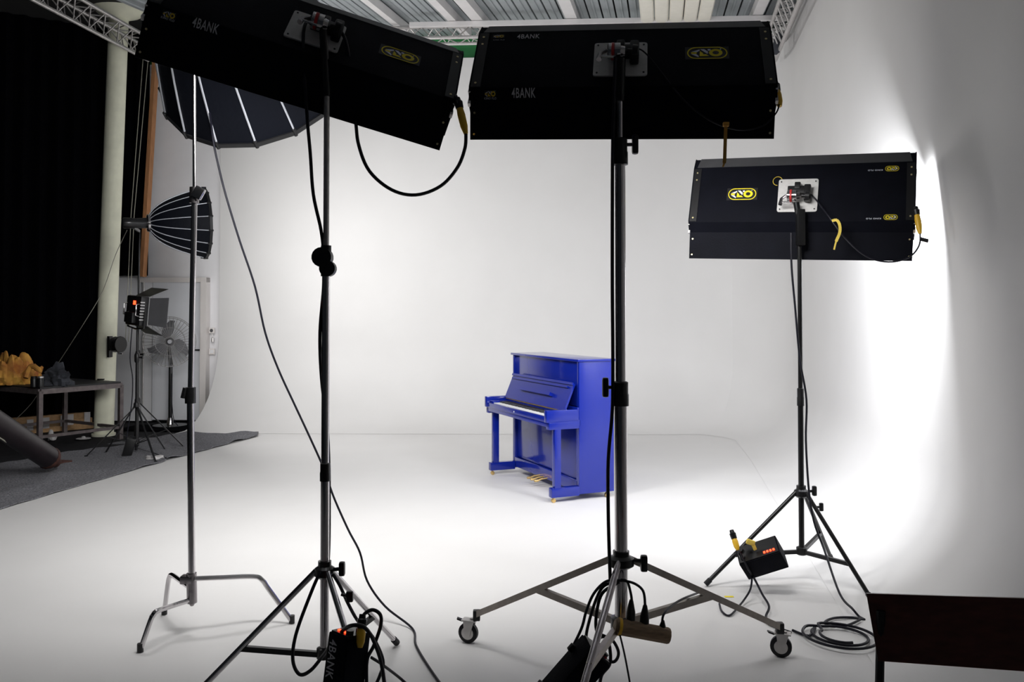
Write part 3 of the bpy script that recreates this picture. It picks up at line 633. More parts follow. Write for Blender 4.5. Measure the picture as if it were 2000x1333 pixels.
def bank(idx, label, loc, rot, da, dl, mx, flip=False):
    hw = .65; t = thing('light_bank', label, 'light bank', loc, rot)
    P = lambda x, y, z: V((y, x, z))
    sh_ = MB().prism([(0, -HP), (0, HP), (CT, HP + ZT - .004), (.07, HP + ZT - .004), (.07, -HP - CZB), (CYB, -HP - CZB)], -hw, hw, fr=lambda a, b, c: V((b, a, c)))
    part('housing', sh_, M['shell'], t, world=False)
    # strip on the upper slope; its lighter grey stands for light from above
    part('lit_top_strip', MB().add([V(p) for p in ((-hw + .015, -.001, HP + .006), (hw - .015, -.001, HP + .006), (hw - .03, CT - .003, HP + ZT), (-hw + .03, CT - .003, HP + ZT), (-hw + .015, .004, HP + .004), (hw - .015, .004, HP + .004), (hw - .03, CT + .03, HP + ZT + .002), (-hw + .03, CT + .03, HP + ZT + .002))],
         [(0, 1, 2, 3), (7, 6, 5, 4), (2, 6, 7, 3), (0, 4, 5, 1), (1, 5, 6, 2), (3, 7, 4, 0)]), M['flap'], t, world=False, label='top strip coloured lighter grey for light from above')
    for s_ in (-1, 1): 
        part('end_cap', MB().prism([(-.004, -HP + .01), (-.004, HP), (CT, HP + ZT), (.16, HP + ZT), (.16, -HP - CZB), (CYB, -HP - CZB)], s_ * hw, s_ * (hw + .007), fr=lambda a, b, c: V((b, a, c))), M['shell'], t, world=False)
        part('edge_strip', MB().box((s_ * (hw - .022), -.002, 0), (.044, .004, 2 * HP - .01)), M['blackp'], t, world=False)
    part('reflector', MB().prism([(.072, HP + ZT - .01), (.078, HP + ZT - .01), (.078, -HP - CZB + .01), (.072, -HP - CZB + .01)], -hw + .01, hw - .01, fr=lambda a, b, c: V((b, a, c))), M['white'], t, world=False)
    for z in (HP + ZT - .004, -HP - CZB + .002):
        part('rim', MB().box((0, .115, z), (2 * hw, .09, .006)), M['shell'], t, world=False)
    for k in range(4):
        z = -.17 + k * .12
        tb_ = part('lamp_tube', MB().cyl((-hw + .06, .108, z), (hw - .06, .108, z), .0175, n=8), M['tube%d' % idx], t, world=False)
    lamp(t, (0, .15, .015), (PI / 2, 0, 0), (1.2, .42), BANK_WATT[idx], (.95, .97, 1) if idx == 3 else (1, .985, .965), spread={1: 116, 2: 118, 3: 170}[idx])
    # barn doors
    z1 = -HP - CZB; e_ = (CYB + dl * math.sin(da), z1 - dl * math.cos(da))
    dd = V((0, e_[0] - CYB, e_[1] - z1)); nn = V((0, -dd.z, dd.y)).normalized() * .005
    part('barn_door', MB().add([V((x, y, z)) + o for o in (V((0, 0, 0)), nn) for x, y, z in ((-hw, CYB, z1), (hw, CYB, z1), (hw - .003, e_[0], e_[1]), (-hw + .003, e_[0], e_[1]))],
         [(0, 1, 2, 3), (7, 6, 5, 4), (0, 4, 5, 1), (1, 5, 6, 2), (2, 6, 7, 3), (3, 7, 4, 0)]), M['shell'], t, world=False)
    part('barn_door', MB().box((0, .16 + .09, HP + ZT + .002), (2 * hw, .18, .005)), M['shell'], t, world=False)
    # rivets on the ends
    rv = None
    for s_ in (-1, 1):
        for (y, z) in ((-.003, HP - .035), (-.003, HP - .085), (-.003, -HP + .03)):
            part('rivet', MB().cyl((s_ * (hw - .02), y, z), (s_ * (hw - .02), y - .003, z), .0055, n=8), M['brass'], t, world=False)
        for u in (.25, .85):
            q = V((s_ * (hw - .02), CYB, z1)) + dd * u; part('rivet', MB().cyl(q, q - nn * .8, .005, n=8), M['brass'], t, world=False)
        for z in (HP - .06, -HP + .005, -HP - .04, ):
            part('hinge_clip', MB().box((s_ * (hw + .004), .02 if z > -HP else CYB, z), (.012, .02, .035)), M['alu'], t, world=False)
    # back plate
    pw_, ph_, pc = .1168, .1112, -.0176
    pl = []
    for cx, cz, a0 in ((pw_, ph_, 0), (-pw_, ph_, 90), (-pw_, -ph_, 180), (pw_, -ph_, 270)):
        for a in (0, 45, 90):
            r = .012; an = math.radians(a0 + a); pl.append((cx - math.copysign(r, cx) + r * math.cos(an), cz - math.copysign(r, cz) + r * math.sin(an) + pc))
    p_ = part('mounting_plate', MB().prism(pl, -.008, -.001), M['plate'], t, world=False, label='aluminium mounting plate')
    for x in (-1, 1):
        for z in (-1, 1): part('bolt', MB().cyl((x * (pw_ - .016), -.008, pc + z * (ph_ - .018)), (x * (pw_ - .016), -.011, pc + z * (ph_ - .018)), .0045, n=8), M['blackp'], p_, world=False)
    m0 = mx
    br = part('bracket', MB().box((m0 + .005, -.03, pc + .02), (.125, .045, .05), bev=.006), M['blackp'], t, world=False)
    part('bracket', MB().box((m0 + .06, -.045, pc - .005), (.04, .06, .10), bev=.01), M['blackp'], t, world=False)
    part('socket', MB().box((m0, -.035, pc + .045), (.035, .05, .045), bev=.006), M['blackp'], t, world=False)
    cl = part('clamp_drum', MB().lathe((m0 - .055, -.075, pc - .035), (1, 0, 0), [(0, .028), (.004, .036), (.022, .036), (.024, .03), (.03, .03), (.032, .036), (.055, .036), (.058, .024), (.075, .02)], 20), M['chrome'], t, world=False, label='chrome clamp')
    part('clamp_band', MB().lathe((m0 - .038, -.075, pc - .035), (1, 0, 0), [(0, .0375), (.012, .0375)], 18), M['reddot'], cl, world=False)
    part('clamp_lever', MB().tube([(m0 - .06, -.08, pc - .035), (m0 - .085, -.085, pc - .06), (m0 - .09, -.085, pc - .10)], [.008, .009, .012], 8), M['dchrome'], t, world=False)
    part('clamp_knob', MB().lathe((m0 + .03, -.075, pc - .035), (1, 0, -.1), [(0, .012), (.02, .012), (.022, .03), (.045, .028)], 14), M['blackp'], t, world=False)
    part('cross_pin', MB().cyl((m0 - .08, -.09, pc - .085), (m0 - .02, -.09, pc - .09), .006, n=8), M['chrome'], t, world=False)
    # prints
    fh = lambda x0, z0, y, tl_=0: (lambda a, b: V((x0 + a, y + tl_ * b, z0 + b)))
    if not flip:
        logo(t, .375, .02, .172, -.001)
        for z, y, tl_ in ((HP - .035, -.001, 0), (-HP - .028, CYB * .55 - .0025, -CYB / CZB)):
            x0 = -.56
            logo(t, x0, z + .006, .06, y + tl_ * .006 - .001, ring=False, back=False, ym='yellowd', wm='printg', tilt=tl_)
            tx = text_mb('4BANK', .044, fh(x0 + .085 if z > 0 else x0 + .095, z - .012, y - .001, tl_)); part('lettering', tx, M['printg'], t, world=False, label='grey lettering')
            tx = text_mb('KINO FLO', .010, fh(x0 - .025, z - .022, y - .001, tl_), sx=1.1); part('lettering', tx, M['printg'], t, world=False)
    else:
        logo(t, -.335, .0, .172, -.001)
        for z, y, tl_ in ((HP - .04, -.001, 0), (-HP + .025, -.001, 0)):
            logo(t, .525, z, .075, y, rot=PI, ring=True, back=False, ym='yellow', wm='printw')
            fr = lambda a, b, z=z: V((.475 - a, -.002, z - .004 - b)); 
            part('lettering', text_mb('KINO FLO', .013, fr, sx=1.3), M['printw'], t, world=False)
    return t
b1 = bank(1, 'black fluorescent light bank hanging tilted in front of the large softbox', (-.8576, 3.68, 2.8475), (-.7128, .2598, .2154), .829, .161, .03)
b2 = bank(2, 'black fluorescent light bank level at the top of the wheeled stand', (.4792, 3.7062, 2.7352), (-.606, .025, -.135), .636, .156, 0)
b3 = bank(3, 'black fluorescent light bank set lowest, facing the white side wall', (1.7605, 5.1866, 2.3477), (-.3267, .0388, -.4139), .254, .168, 0, flip=True)
def mountpt(b, x): return WM[b.name] @ V((x, -.085, -.07))

# ---------------------------------------------------------------- stands carrying the banks
def collar(t, X, Y, py0, py1, r, knob=None, px=None, m='blackp'):
    a, b = at(px, py0, Y), at(px, py1, Y); a.x = b.x = X
    c = part('locking_collar', MB().lathe(a, (0, 0, 1), [(0, r), ((b.z - a.z) * .45, r), ((b.z - a.z) * .5, r * .93), ((b.z - a.z) * .95, r * .93), (b.z - a.z, r * .7)], 18), M[m], t)
    if knob:
        s_, py = knob; q = at(px, py, Y); q.x = X
        part('wing_knob', MB().tube([q, q + V((s_ * (r + .02), -.005, 0))], .008, 8).box(q + V((s_ * (r + .03), -.005, 0)), (.028, .03, .085), bev=.011), M['blackp'], c)
    return c
# --- wheeled chrome stand (middle right)
m2 = mountpt(b2, 0); SX, SY = .135 * 0 + m2.x, m2.y
SX = at(1212, 700, SY).x
zz2 = lambda py: at(1212, py, SY).z
t = thing('wheeled_stand', 'tall chrome light stand on castors carrying the level light bank', 'light stand', (SX, SY, 0))
P3 = lambda z, x=0, y=0: V((SX + x, SY + y, z))
part('lower_tube', MB().cyl(P3(zz2(1238)), P3(zz2(770)), .0275, n=24), M['chrome'], t)
part('middle_tube', MB().cyl(P3(zz2(770)), P3(zz2(300)), .0225, n=24), M['chrome'], t)
part('upper_tube', MB().cyl(P3(zz2(300)), P3(zz2(195)), .0145, n=18), M['chrome'], t)
part('spigot_sleeve', MB().cyl(P3(zz2(198)), m2 + V((0, -.0, -.03)), .022, n=16), M['blackm'], t)
collar(t, SX, SY, 322, 270, .034, (1, 283), 1212); collar(t, SX, SY, 793, 745, .035, (-1, 757), 1212)
hub2 = P3(zz2(1095))
part('leg_hub', MB().lathe(hub2 + V((0, 0, -.03)), (0, 0, 1), [(0, .04), (.01, .055), (.04, .055), (.05, .035), (.07, .035)], 18), M['blackm'], t)
part('wing_knob', MB().tube([hub2, hub2 + V((.09, -.01, 0))], .009, 8).box(hub2 + V((.095, -.01, -.01)), (.03, .03, .07), bev=.01), M['blackp'], t)
low2 = P3(.30)
part('lower_hub', MB().lathe(low2 + V((0, 0, -.03)), (0, 0, 1), [(0, .03), (.005, .045), (.05, .045), (.055, .03)], 18), M['blackm'], t)
wl, wr = G(922, 1256), G(1533, 1284); wn = V((SX - .30, SY - .80, 0))
for wp, brk in ((wl, 1), (wr, 1), (wn, 1)):
    d = (wp - V((SX, SY, 0))); d.z = 0; dn = d.normalized(); end = V((wp.x, wp.y, .145)) - dn * .03
    st = hub2 + dn * .045
    lg = part('leg', MB().bar(st, end, .028, .028) if wp is not wn else MB().cyl(st, end, .014, n=14), M['steelbar'] if wp is not wn else M['dchrome'], t)
    mid = st + (end - st) * (.52 if wp is not wn else .6)
    part('brace', MB().bar(low2 + dn * .03, mid, .022, .03), M['steelbar'], t)
    part('leg_block', MB().box(end + V((0, 0, -.005)), (.035, .035, .05), bev=.006), M['blackp'], lg)
    # castor
    cs = part('castor_fork', MB(), M['alu'], t) if False else None
    ax = V((wp.x - .018, wp.y, .05)); fk = MB(); sd = V((.35, 1, 0)).normalized(); fw = V((1, -.35, 0)).normalized()
    for s_ in (-1, 1): fk.prism([(-.012, -.012), (.014, -.012), (.035, .06), (-.02, .06)], s_ * .018, s_ * .022, fr=lambda x, y, z: ax + fw * x + sd * y + V((0, 0, z)))
    fk.add([ax + fw * x + sd * y + V((0, 0, z)) for z in (.058, .064) for x, y in ((-.03, -.024), (.045, -.024), (.045, .024), (-.03, .024))], [(3, 2, 1, 0), (4, 5, 6, 7), (0, 1, 5, 4), (1, 2, 6, 5), (2, 3, 7, 6), (3, 0, 4, 7)])
    fk.cyl(ax + V((.018, 0, .06)), V((wp.x, wp.y, .12)), .011, n=10)
    cs = part('castor_fork', fk, M['alu'], t)
    part('castor_wheel', MB().lathe(ax - sd * .015, sd, [(0, .030), (.0, .040), (.005, .049), (.025, .049), (.03, .040), (.03, .030)], 24), M['rubber'], cs)
    part('wheel_disc', MB().lathe(ax - sd * .0165, sd, [(0, .012), (.001, .031), (.032, .031), (.033, .012)], 20), M['alu'], cs)
    part('brake_pedal', MB().box(ax - fw * .045 + V((0, 0, .058)), (.03, .025, .008), Matrix.Rotation(.35, 3, 'Y'), bev=.002), M['blackp'], cs)
# --- three-legged stands
def kstand(name, label, b, pxm, secs, collars, hubpy, lowpy, feet, legm, knobx=1, mx=0):
    m = mountpt(b, mx); Y = m.y; X = at(pxm, 700, Y).x; zf = lambda py: at(pxm, py, Y).z
    t = thing(name, label, 'light stand', (X, Y, 0)); P = lambda z: V((X, Y, z))
    for nm, y0, y1, r, mm in secs: part(nm, MB().cyl(P(zf(y0)), P(zf(y1)), r, n=20), M[mm], t)
    part('spigot_sleeve', MB().cyl(P(zf(secs[-1][2]) - .02), m + V((0, 0, -.03)), .018, n=14), M['blackm'], t)
    h = P(zf(hubpy)); lo = P(zf(lowpy))
    part('leg_hub', MB().lathe(h + V((0, 0, -.03)), (0, 0, 1), [(0, .03), (.01, .042), (.04, .042), (.05, .028), (.07, .028)], 16), M['blackm'], t)
    part('wing_knob', MB().tube([h, h + V((knobx * .07, -.01, .01))], .008, 8).box(h + V((knobx * .075, -.01, .01)), (.026, .03, .06), bev=.01), M['blackp'], t)
    part('lower_hub', MB().lathe(lo + V((0, 0, -.02)), (0, 0, 1), [(0, .022), (.005, .032), (.045, .032), (.05, .022)], 16), M['blackm'], t)
    for f, k, u in feet:
        f = V((f.x, f.y, .014)); d = V((f.x - X, f.y - Y, 0)).normalized(); st = h + d * .035
        lg = part('leg', MB().cyl(st, f, .0125, n=12), M[legm if k else 'chrome'], t)
        mid = st + (f - st) * u; part('brace', MB().bar(lo + d * .02, mid, .02, .022), M['blackm'], t)
        part('rubber_foot', MB().cyl(f, f + (st - f).normalized() * .04, .016, n=10), M['rubber'], lg)
    return t, X, Y
def shift(t_): pass
t1, X1, Y1 = kstand('light_stand', 'tall steel light stand carrying the tilted light bank', b1, 636,
    [('lower_tube', 1270, 920, .0185, 'chrome'), ('middle_tube', 920, 520, .0165, 'chrome'), ('upper_tube', 520, 180, .0125, 'alu')], [], 1115, 1278,
    [(G(775, 1262), 0, .62), (V((-1.325, 3.50, 0)), 1, .60), (V((-.47, 3.10, 0)), 1, .62)], 'chrome', 1, .03)
collar(t1, X1, Y1, 940, 904, .022, None, 636)
zc = lambda py: at(636, py, Y1).z
q = V((X1, Y1, 0))
part('tilt_joint', MB().cyl(q + V((0, 0, zc(540))), q + V((0, 0, zc(480))), .022, n=16).lathe(q + V((-.015, -.03, zc(503))), (0, 1, 0), [(0, .03), (.005, .042), (.055, .042), (.06, .03)], 18).lathe(q + V((.008, -.025, zc(525))), (0, 1, 0), [(0, .02), (.005, .034), (.045, .034), (.05, .02)], 18), M['blackp'], t1, label='black locking joint')
t3, X3, Y3 = kstand('light_stand', 'black light stand carrying the lowest light bank near the side wall', b3, 1563,
    [('lower_tube', 1085, 780, .0165, 'blackm'), ('upper_tube', 780, 425, .0135, 'blackm')], [], 962, 1078,
    [(G(1378, 1147), 1, .68), (G(1703, 1178), 1, .68), (G(1624, 1097), 1, .6)], 'blackm', 1, 0)
collar(t3, X3, Y3, 793, 758, .021, None, 1563)
q = V((X3, Y3, 0)); zc3 = lambda py: at(1563, py, Y3).z
part('top_bracket', MB().box(q + V((0, -.02, zc3(445))), (.05, .04, .22), bev=.008), M['blackm'], t3)
q = at(1604, 991, Y3 - .05); part('leg_knob', MB().tube([q - V((.03, 0, 0)), q], .007, 6).box(q, (.025, .02, .05), bev=.008), M['blackp'], t3)

# ---------------------------------------------------------------- ballast boxes
def ballast(label, loc, R, size, led, txt=None, sd=1):
    e_ = R.to_euler(); t = thing('ballast_box', label, 'ballast', loc, e_); a, b, c = size
    part('case', MB().box((0, 0, 0), size, bev=.006), M['shell'], t, world=False)
    part('end_panel', MB().box((0, 0, c / 2 + .003), (a - .014, b - .014, .006)), M['blackm'], t, world=False)
    for k in range(4):
        part('red_light', MB().box((sd * (-a / 2 + .03 + k * .018), -b / 2 + .025, c / 2 + .008), (.011, .011, .006)), M['redled'] if led else M['reddot'], t, world=False)
    for k in range(2): part('outlet_socket', MB().cyl((sd * (a / 2 - .03), -.0 + (k - .5) * .05, c / 2 + .004), (sd * (a / 2 - .03), (k - .5) * .05, c / 2 + .02), .015, n=12), M['blackp'], t, world=False)
    for s_ in (-1, 1): part('rubber_bumper', MB().box((-a / 2 - .008, b / 2 - .02, s_ * c * .3), (.02, .02, .03), bev=.004), M['rubber'], t, world=False)
    if txt:
        fr = lambda x, y: V((-a * .38 + y, -b / 2 - .001, c * .42 - x)); part('lettering', text_mb(txt, .055, fr, sx=.75), M['printg'], t, world=False, label='grey lettering')
    return t
R1 = Matrix.Rotation(.05, 3, 'Y') @ Matrix.Rotation(-.65, 3, 'Z') @ Matrix.Rotation(-.1, 3, 'X')
bl1 = ballast('black ballast box with grey lettering hanging upright on the middle left stand', at(674, 1312, 3.19), R1, (.11, .11, .28), True, '4BANK')
R2 = Matrix.Rotation(.72, 3, 'Y') @ Matrix.Rotation(.25, 3, 'Z')
bl2 = ballast('black ballast box slung slantwise under the wheeled stand among the cables', at(1112, 1330, 3.35) + V((0, 0, .0)), R2, (.11, .12, .32), False)
R3 = Matrix.Rotation(-.42, 3, 'Y') @ Matrix.Rotation(-.3, 3, 'Z') @ Matrix.Rotation(.55, 3, 'X')
bl3 = ballast('black ballast box with red lights hooked on the leg of the far stand', at(1488, 1090, 4.86), R3, (.24, .12, .15), True, sd=-1)

# ---------------------------------------------------------------- cables
def cable(pts, r, label, cat='cable', name='power_cable', m='cable', k=6, group=None): return solo(name, MB().tube(sm([V(p) for p in pts], k), r, 8), M[m], label, cat, group)
cable([at(397, 150, 4.95), at(409, 215, 4.78), at(417, 278, 4.72), at(428, 330, 4.72), at(442, 385, 4.7), at(468, 470, 4.7), at(498, 560, 4.7), at(518, 650, 4.7), at(543, 720, 4.7), at(575, 790, 4.68), at(603, 850, 4.65), at(632, 915, 4.62), at(652, 972, 4.6), at(680, 1035, 4.55), at(703, 1080, 4.5), at(717, 1135, 4.5), at(752, 1185, 4.45), G(805, 1228, .01), G(812, 1260, .01), G(835, 1300, .01), G(870, 1350, .01)], .006, 'long thin black cable winding down from the large softbox to the floor')
Yl = 3.52
cable([WM[b1.name] @ V((.09, -.03, .02)), WM[b1.name] @ V((.15, -.015, -.08)), at(694, 232, 3.62), at(701, 285, 3.6), at(722, 335, 3.58), at(765, 371, 3.56), at(812, 381, 3.56), at(860, 364, 3.56), at(893, 328, 3.58), at(908, 290, 3.6), at(910, 262, 3.62)], .0075, 'black cable hanging in a wide loop below the tilted light bank')
def plug(a, b, label): 
    t = thing('cable_plug', label, 'plug', a); d = (b - a)
    part('body', MB().lathe(a, d, [(0, .009), (d.length * .3, .016), (d.length * .75, .017), (d.length, .014)], 12), M['conn'], t)
    part('coupling_ring', MB().lathe(b, d, [(0, .017), (.03, .019), (.035, .014), (.05, .012)], 12), M['blackm'], t); return t
plug(at(910, 262, 3.62), at(898, 212, 3.64), 'yellow cable plug at the end of the tilted light bank')
cable([at(896, 205, 3.64), at(892, 190, 3.62), WM[b1.name] @ V((.655, .03, -.10))], .006, 'short black lead between the yellow plug and the tilted light bank')
cable([WM[b1.name] @ V((-.03, -.03, .06)), WM[b1.name] @ V((-.04, -.03, -.1)), at(599, 215, 3.55), at(606, 300, 3.55), at(612, 380, 3.56), at(627, 450, 3.57), at(632, 500, Y1 + .04), at(632, 560, Y1 + .04), at(625, 650, Y1 - .0), at(628, 740, Y1 + .03), at(640, 850, Y1 + .03), at(643, 980, Y1 + .03), at(640, 1105, Y1 + .02), at(625, 1120, Y1 - .04), at(605, 1165, 3.5), at(578, 1240, 3.46), at(572, 1290, 3.43), at(585, 1318, 3.42), at(607, 1310, 3.4), at(632, 1280, 3.38), at(664, 1238, 3.2), at(690, 1222, 3.12), at(718, 1232, 3.12), at(742, 1285, 3.16), at(752, 1345, 3.2)], .0075, 'thick black cable running down the middle left stand and looping at its foot')
cable([at(706, 1215, 3.18), at(712, 1200, 3.19), at(728, 1192, 3.2), at(743, 1202, 3.2), at(743, 1225, 3.2), at(730, 1262, 3.2), at(717, 1290, 3.2), at(716, 1340, 3.2)], .007, 'black cable curling over the top of the lettered ballast box')
q = at(683, 1166, 3.5); part('leg_knob', MB().tube([q - V((.035, 0, -.01)), q], .008, 6).box(q, (.03, .02, .045), bev=.008), M['blackp'], t1)
cable([at(650, 1122, 3.55), at(664, 1145, 3.54), at(680, 1180, 3.54), at(700, 1215, 3.5), at(728, 1245, 3.46), at(748, 1290, 3.44), at(742, 1320, 3.42), at(728, 1350, 3.42)], .007, 'black cable hanging off the leg knob behind the lettered ballast box')
plug(at(703, 1266, 3.15), at(706, 1228, 3.17), 'yellow plug standing in the top of the lettered ballast box')
cable([at(725, 1285, 3.45), at(748, 1300, 3.5), G(790, 1333, .01), G(830, 1375, .01)], .006, 'thin black cable with an amber sleeve lying on the floor by the ballast box')
# bank 2 cables
cable([WM[b2.name] @ V((.07, -.05, .0)), WM[b2.name] @ V((.12, -.03, -.03)), at(1330, 190, 3.55), at(1372, 226, 3.53), at(1410, 246, 3.52), at(1450, 254, 3.52), at(1490, 246, 3.52), at(1515, 222, 3.53), at(1522, 205, 3.54)], .0035, 'thin black cable sagging across the back of the level light bank', m='cable')
plug(at(1523, 208, 3.55), at(1517, 178, 3.58), 'yellow plug at the end of the level light bank')
st_ = MB(); pts_ = sm([at(1418, 240, 3.5), at(1417, 262, 3.5), at(1416, 290, 3.5), at(1415, 315, 3.5), at(1412, 326, 3.51)], 4)
for i in range(len(pts_) - 1): st_.bar(pts_[i], pts_[i + 1], .014 if i < len(pts_) - 4 else .008, .003, up=(.2, 1, 0))
st_.box(at(1418, 243, 3.5), (.025, .02, .018), bev=.004)
solo('cable_tie', st_, M['amber'], 'amber strap hanging down from the level light bank', 'strap')
cable([WM[b2.name] @ V((-.02, -.1, -.12)), at(1197, 270, SY - .03), at(1196, 400, SY - .03), at(1196, 560, SY - .03), at(1197, 700, SY - .02), at(1196, 800, SY - .02), at(1188, 900, SY - .03), at(1188, 1000, SY - .04), at(1190, 1080, SY - .07), at(1192, 1135, SY - .08)], .0075, 'black cable running straight down the wheeled stand')
# tangle at the foot of stand 2
T = SY - .1
cable([at(1215, 1135, T), at(1185, 1136, T), at(1160, 1160, T), at(1145, 1195, T), at(1135, 1230, T - .02), at(1110, 1280, T - .03), at(1080, 1333, T - .03), at(1065, 1360, T - .03)], .006, 'black cable arching from the wheeled stand down towards the slanted ballast box', group=None)
cable([at(1210, 1138, T), at(1180, 1145, T), at(1163, 1175, T), at(1148, 1225, T), at(1145, 1250, T), at(1152, 1262, T - .02), at(1175, 1245, T - .06), at(1195, 1250, T - .06), at(1208, 1275, T - .05), at(1200, 1293, T - .04), at(1180, 1290, T - .04)], .0065, 'black cable coiled in a small loop below the wooden bar')
cable([at(1205, 1140, T - .02), at(1176, 1160, T - .04), at(1165, 1200, T - .05), at(1166, 1235, T - .06), at(1185, 1247, T - .06), at(1192, 1275, T - .05), at(1190, 1300, T - .05), at(1175, 1320, T - .05), at(1170, 1350, T - .05)], .007, 'thick black cable bundle hanging against the near leg of the wheeled stand')
cable([at(1212, 1133, T), at(1225, 1137, T), at(1232, 1160, T), at(1234, 1175, T)], .0055, 'short black lead from the stand to the tall plug next to the tube')
cable([at(1212, 1134, T), at(1238, 1140, T), at(1256, 1155, T), at(1260, 1182, T)], .0055, 'short black lead arching to the middle plug on the wooden bar')
cable([at(1293, 1220, T - .0), at(1298, 1198, T), at(1325, 1175, T + .15), at(1360, 1160, T + .4), at(1378, 1155, 4.3), at(1392, 1165, 4.4)], .005, 'thin black lead rising from the end plug over the stand leg')
cable([at(1205, 1222, T - .04), at(1213, 1250, T - .04), at(1222, 1290, T - .03), at(1232, 1345, T - .03)], .004, 'thin black cord dangling from the end of the wooden bar')
# wooden bar with plugs
pa, pb = at(1205, 1224, T - .02), at(1307, 1243, T + .0)
pbd = (pb - pa).normalized()
t = thing('wooden_power_bar', 'tan wooden bar of sockets strapped to the foot of the wheeled stand', 'power strip', pa)
part('bar', MB().tube([pa - pbd * .01, pa, pb - pbd * .01, pb], [.026, .034, .034, .030], 10), M['tanwood'], t)
part('strap', MB().lathe(pa + pbd * .004, pbd, [(0, .036), (.012, .036)], 12), M['conn'], t)
for px, py, py2, r, lab in ((1231, 1221, 1172, .02, 'tall black plug on the wooden bar, next to the chrome tube'), (1258, 1226, 1182, .02, 'black plug in the middle of the wooden bar'), (1293, 1234, 1212, .014, 'small black plug at the free end of the wooden bar')):
    a_, b_ = at(px, py, T), at(px + 2, py2, T); t = thing('black_plug', lab, 'plug', a_, group='plugs on the wooden bar'); d = b_ - a_
    part('body', MB().lathe(a_, d, [(0, r), (d.length * .5, r * .95), (d.length * .95, r * .45), (d.length, r * .35)], 12), M['blackp'], t)
# bank 3 cables
S3 = Y3 - .1
cable([WM[b3.name] @ V((.06, -.06, -.02)), WM[b3.name] @ V((.11, -.03, -.06)), at(1620, 425, 4.98), at(1650, 465, 4.93), at(1690, 500, 4.88), at(1735, 512, 4.84), at(1775, 503, 4.82), at(1795, 480, 4.82), at(1797, 455, 4.83)], .005, 'black cable sagging across the lowest light bank')
plug(at(1797, 457, 4.83), at(1791, 420, 4.86), 'orange plug at the end of the lowest light bank')
solo('cable_tag', MB().bar(at(1797, 467, 4.82), at(1813, 471, 4.82), .004, .022, up=(0, 0, 1)), M['blackp'], 'small dark tag sticking out of the cable at the lowest light bank', 'tag')
pts_ = sm([at(1625, 432, 4.93), at(1634, 430, 4.92), at(1640, 440, 4.9), at(1640, 455, 4.9), at(1633, 472, 4.9), at(1629, 488, 4.9)], 4); st_ = MB()
for i in range(len(pts_) - 1): st_.bar(pts_[i], pts_[i + 1], .016 if i < 16 else .009, .003, up=(.2, 1, 0))
solo('cable_tie', st_, M['sand'], 'yellow band hanging on the cable of the lowest light bank', 'strap')
rg = [WM[b3.name] @ V((-.125 + .028 * math.cos(a), -.004, .085 + .03 * math.sin(a))) for a in [2 * PI * i / 16 for i in range(13)]]
cable(rg, .002, 'thin yellow wire ring beside the plate of the lowest light bank', 'wire', 'wire_ring', 'yellowd', 1)
cable([at(1545, 455, S3), at(1546, 520, S3), at(1553, 600, S3 + .02), at(1562, 700, S3 + .03), at(1575, 780, S3 + .06), at(1574, 860, S3 + .05), at(1580, 960, S3 + .02), at(1590, 1020, S3), at(1610, 1075, 4.95), at(1640, 1160, 4.6), at(1665, 1190, 4.5), G(1678, 1205, .01), G(1688, 1211, .012), G(1665, 1207, .012), G(1630, 1208, .012), G(1611, 1216, .014), G(1622, 1224, .018), G(1655, 1222, .018), G(1680, 1211, .02)], .0065, 'black cable running down the far stand to a loose coil on the floor')
co = []
for i in range(40):
    a = 2 * PI * i / 16 + 2.2; rr = (.115, .15, .085)[i // 16 % 3]; co.append(G(1640 + 8 * math.sin(i * .4), 1242, .012 + .0006 * i) + V((rr * 1.25 * math.cos(a), rr * 1.1 * math.sin(a), 0)))
cable([G(1548, 1232, .01), G(1580, 1243, .01)] + co, .007, 'loose coil of black cable lying on the floor between castor and chair', k=3)
cable([at(1445, 1078, 4.78), at(1460, 1110, 4.8), at(1468, 1125, 4.85), at(1466, 1150, 4.75), at(1455, 1170, 4.7), G(1443, 1185, .02), G(1425, 1203, .008), G(1410, 1195, .008), G(1405, 1180, .008)], .0055, 'thin black cable trailing from the far ballast box to the castor stand')
cable([at(1442, 1080, 4.79), at(1470, 1125, 4.85), at(1488, 1160, 4.7), at(1502, 1185, 4.55), G(1496, 1205, .01), G(1502, 1220, .008), G(1545, 1236, .008)], .0065, 'black cable dropping from the far ballast box to the floor coil')
plug(at(1441, 1075, 4.8), at(1434, 1053, 4.83), 'slim plug leaning out of the far ballast box')
solo('cable_tie', MB().box(at(1466, 1060, 4.8), (.05, .02, .03), Matrix.Rotation(.3, 3, 'Y'), bev=.008).box(at(1472, 1067, 4.8), (.02, .015, .05), Matrix.Rotation(-.4, 3, 'Y'), bev=.005), M['sand'], 'yellow band bundled on top of the far ballast box', 'strap')
solo('tape_scrap', MB().box(G(1424, 1166, .002), (.05, .02, .002)), M['yellow'], 'tiny yellow tape mark on the white floor by the stand leg', 'tape')

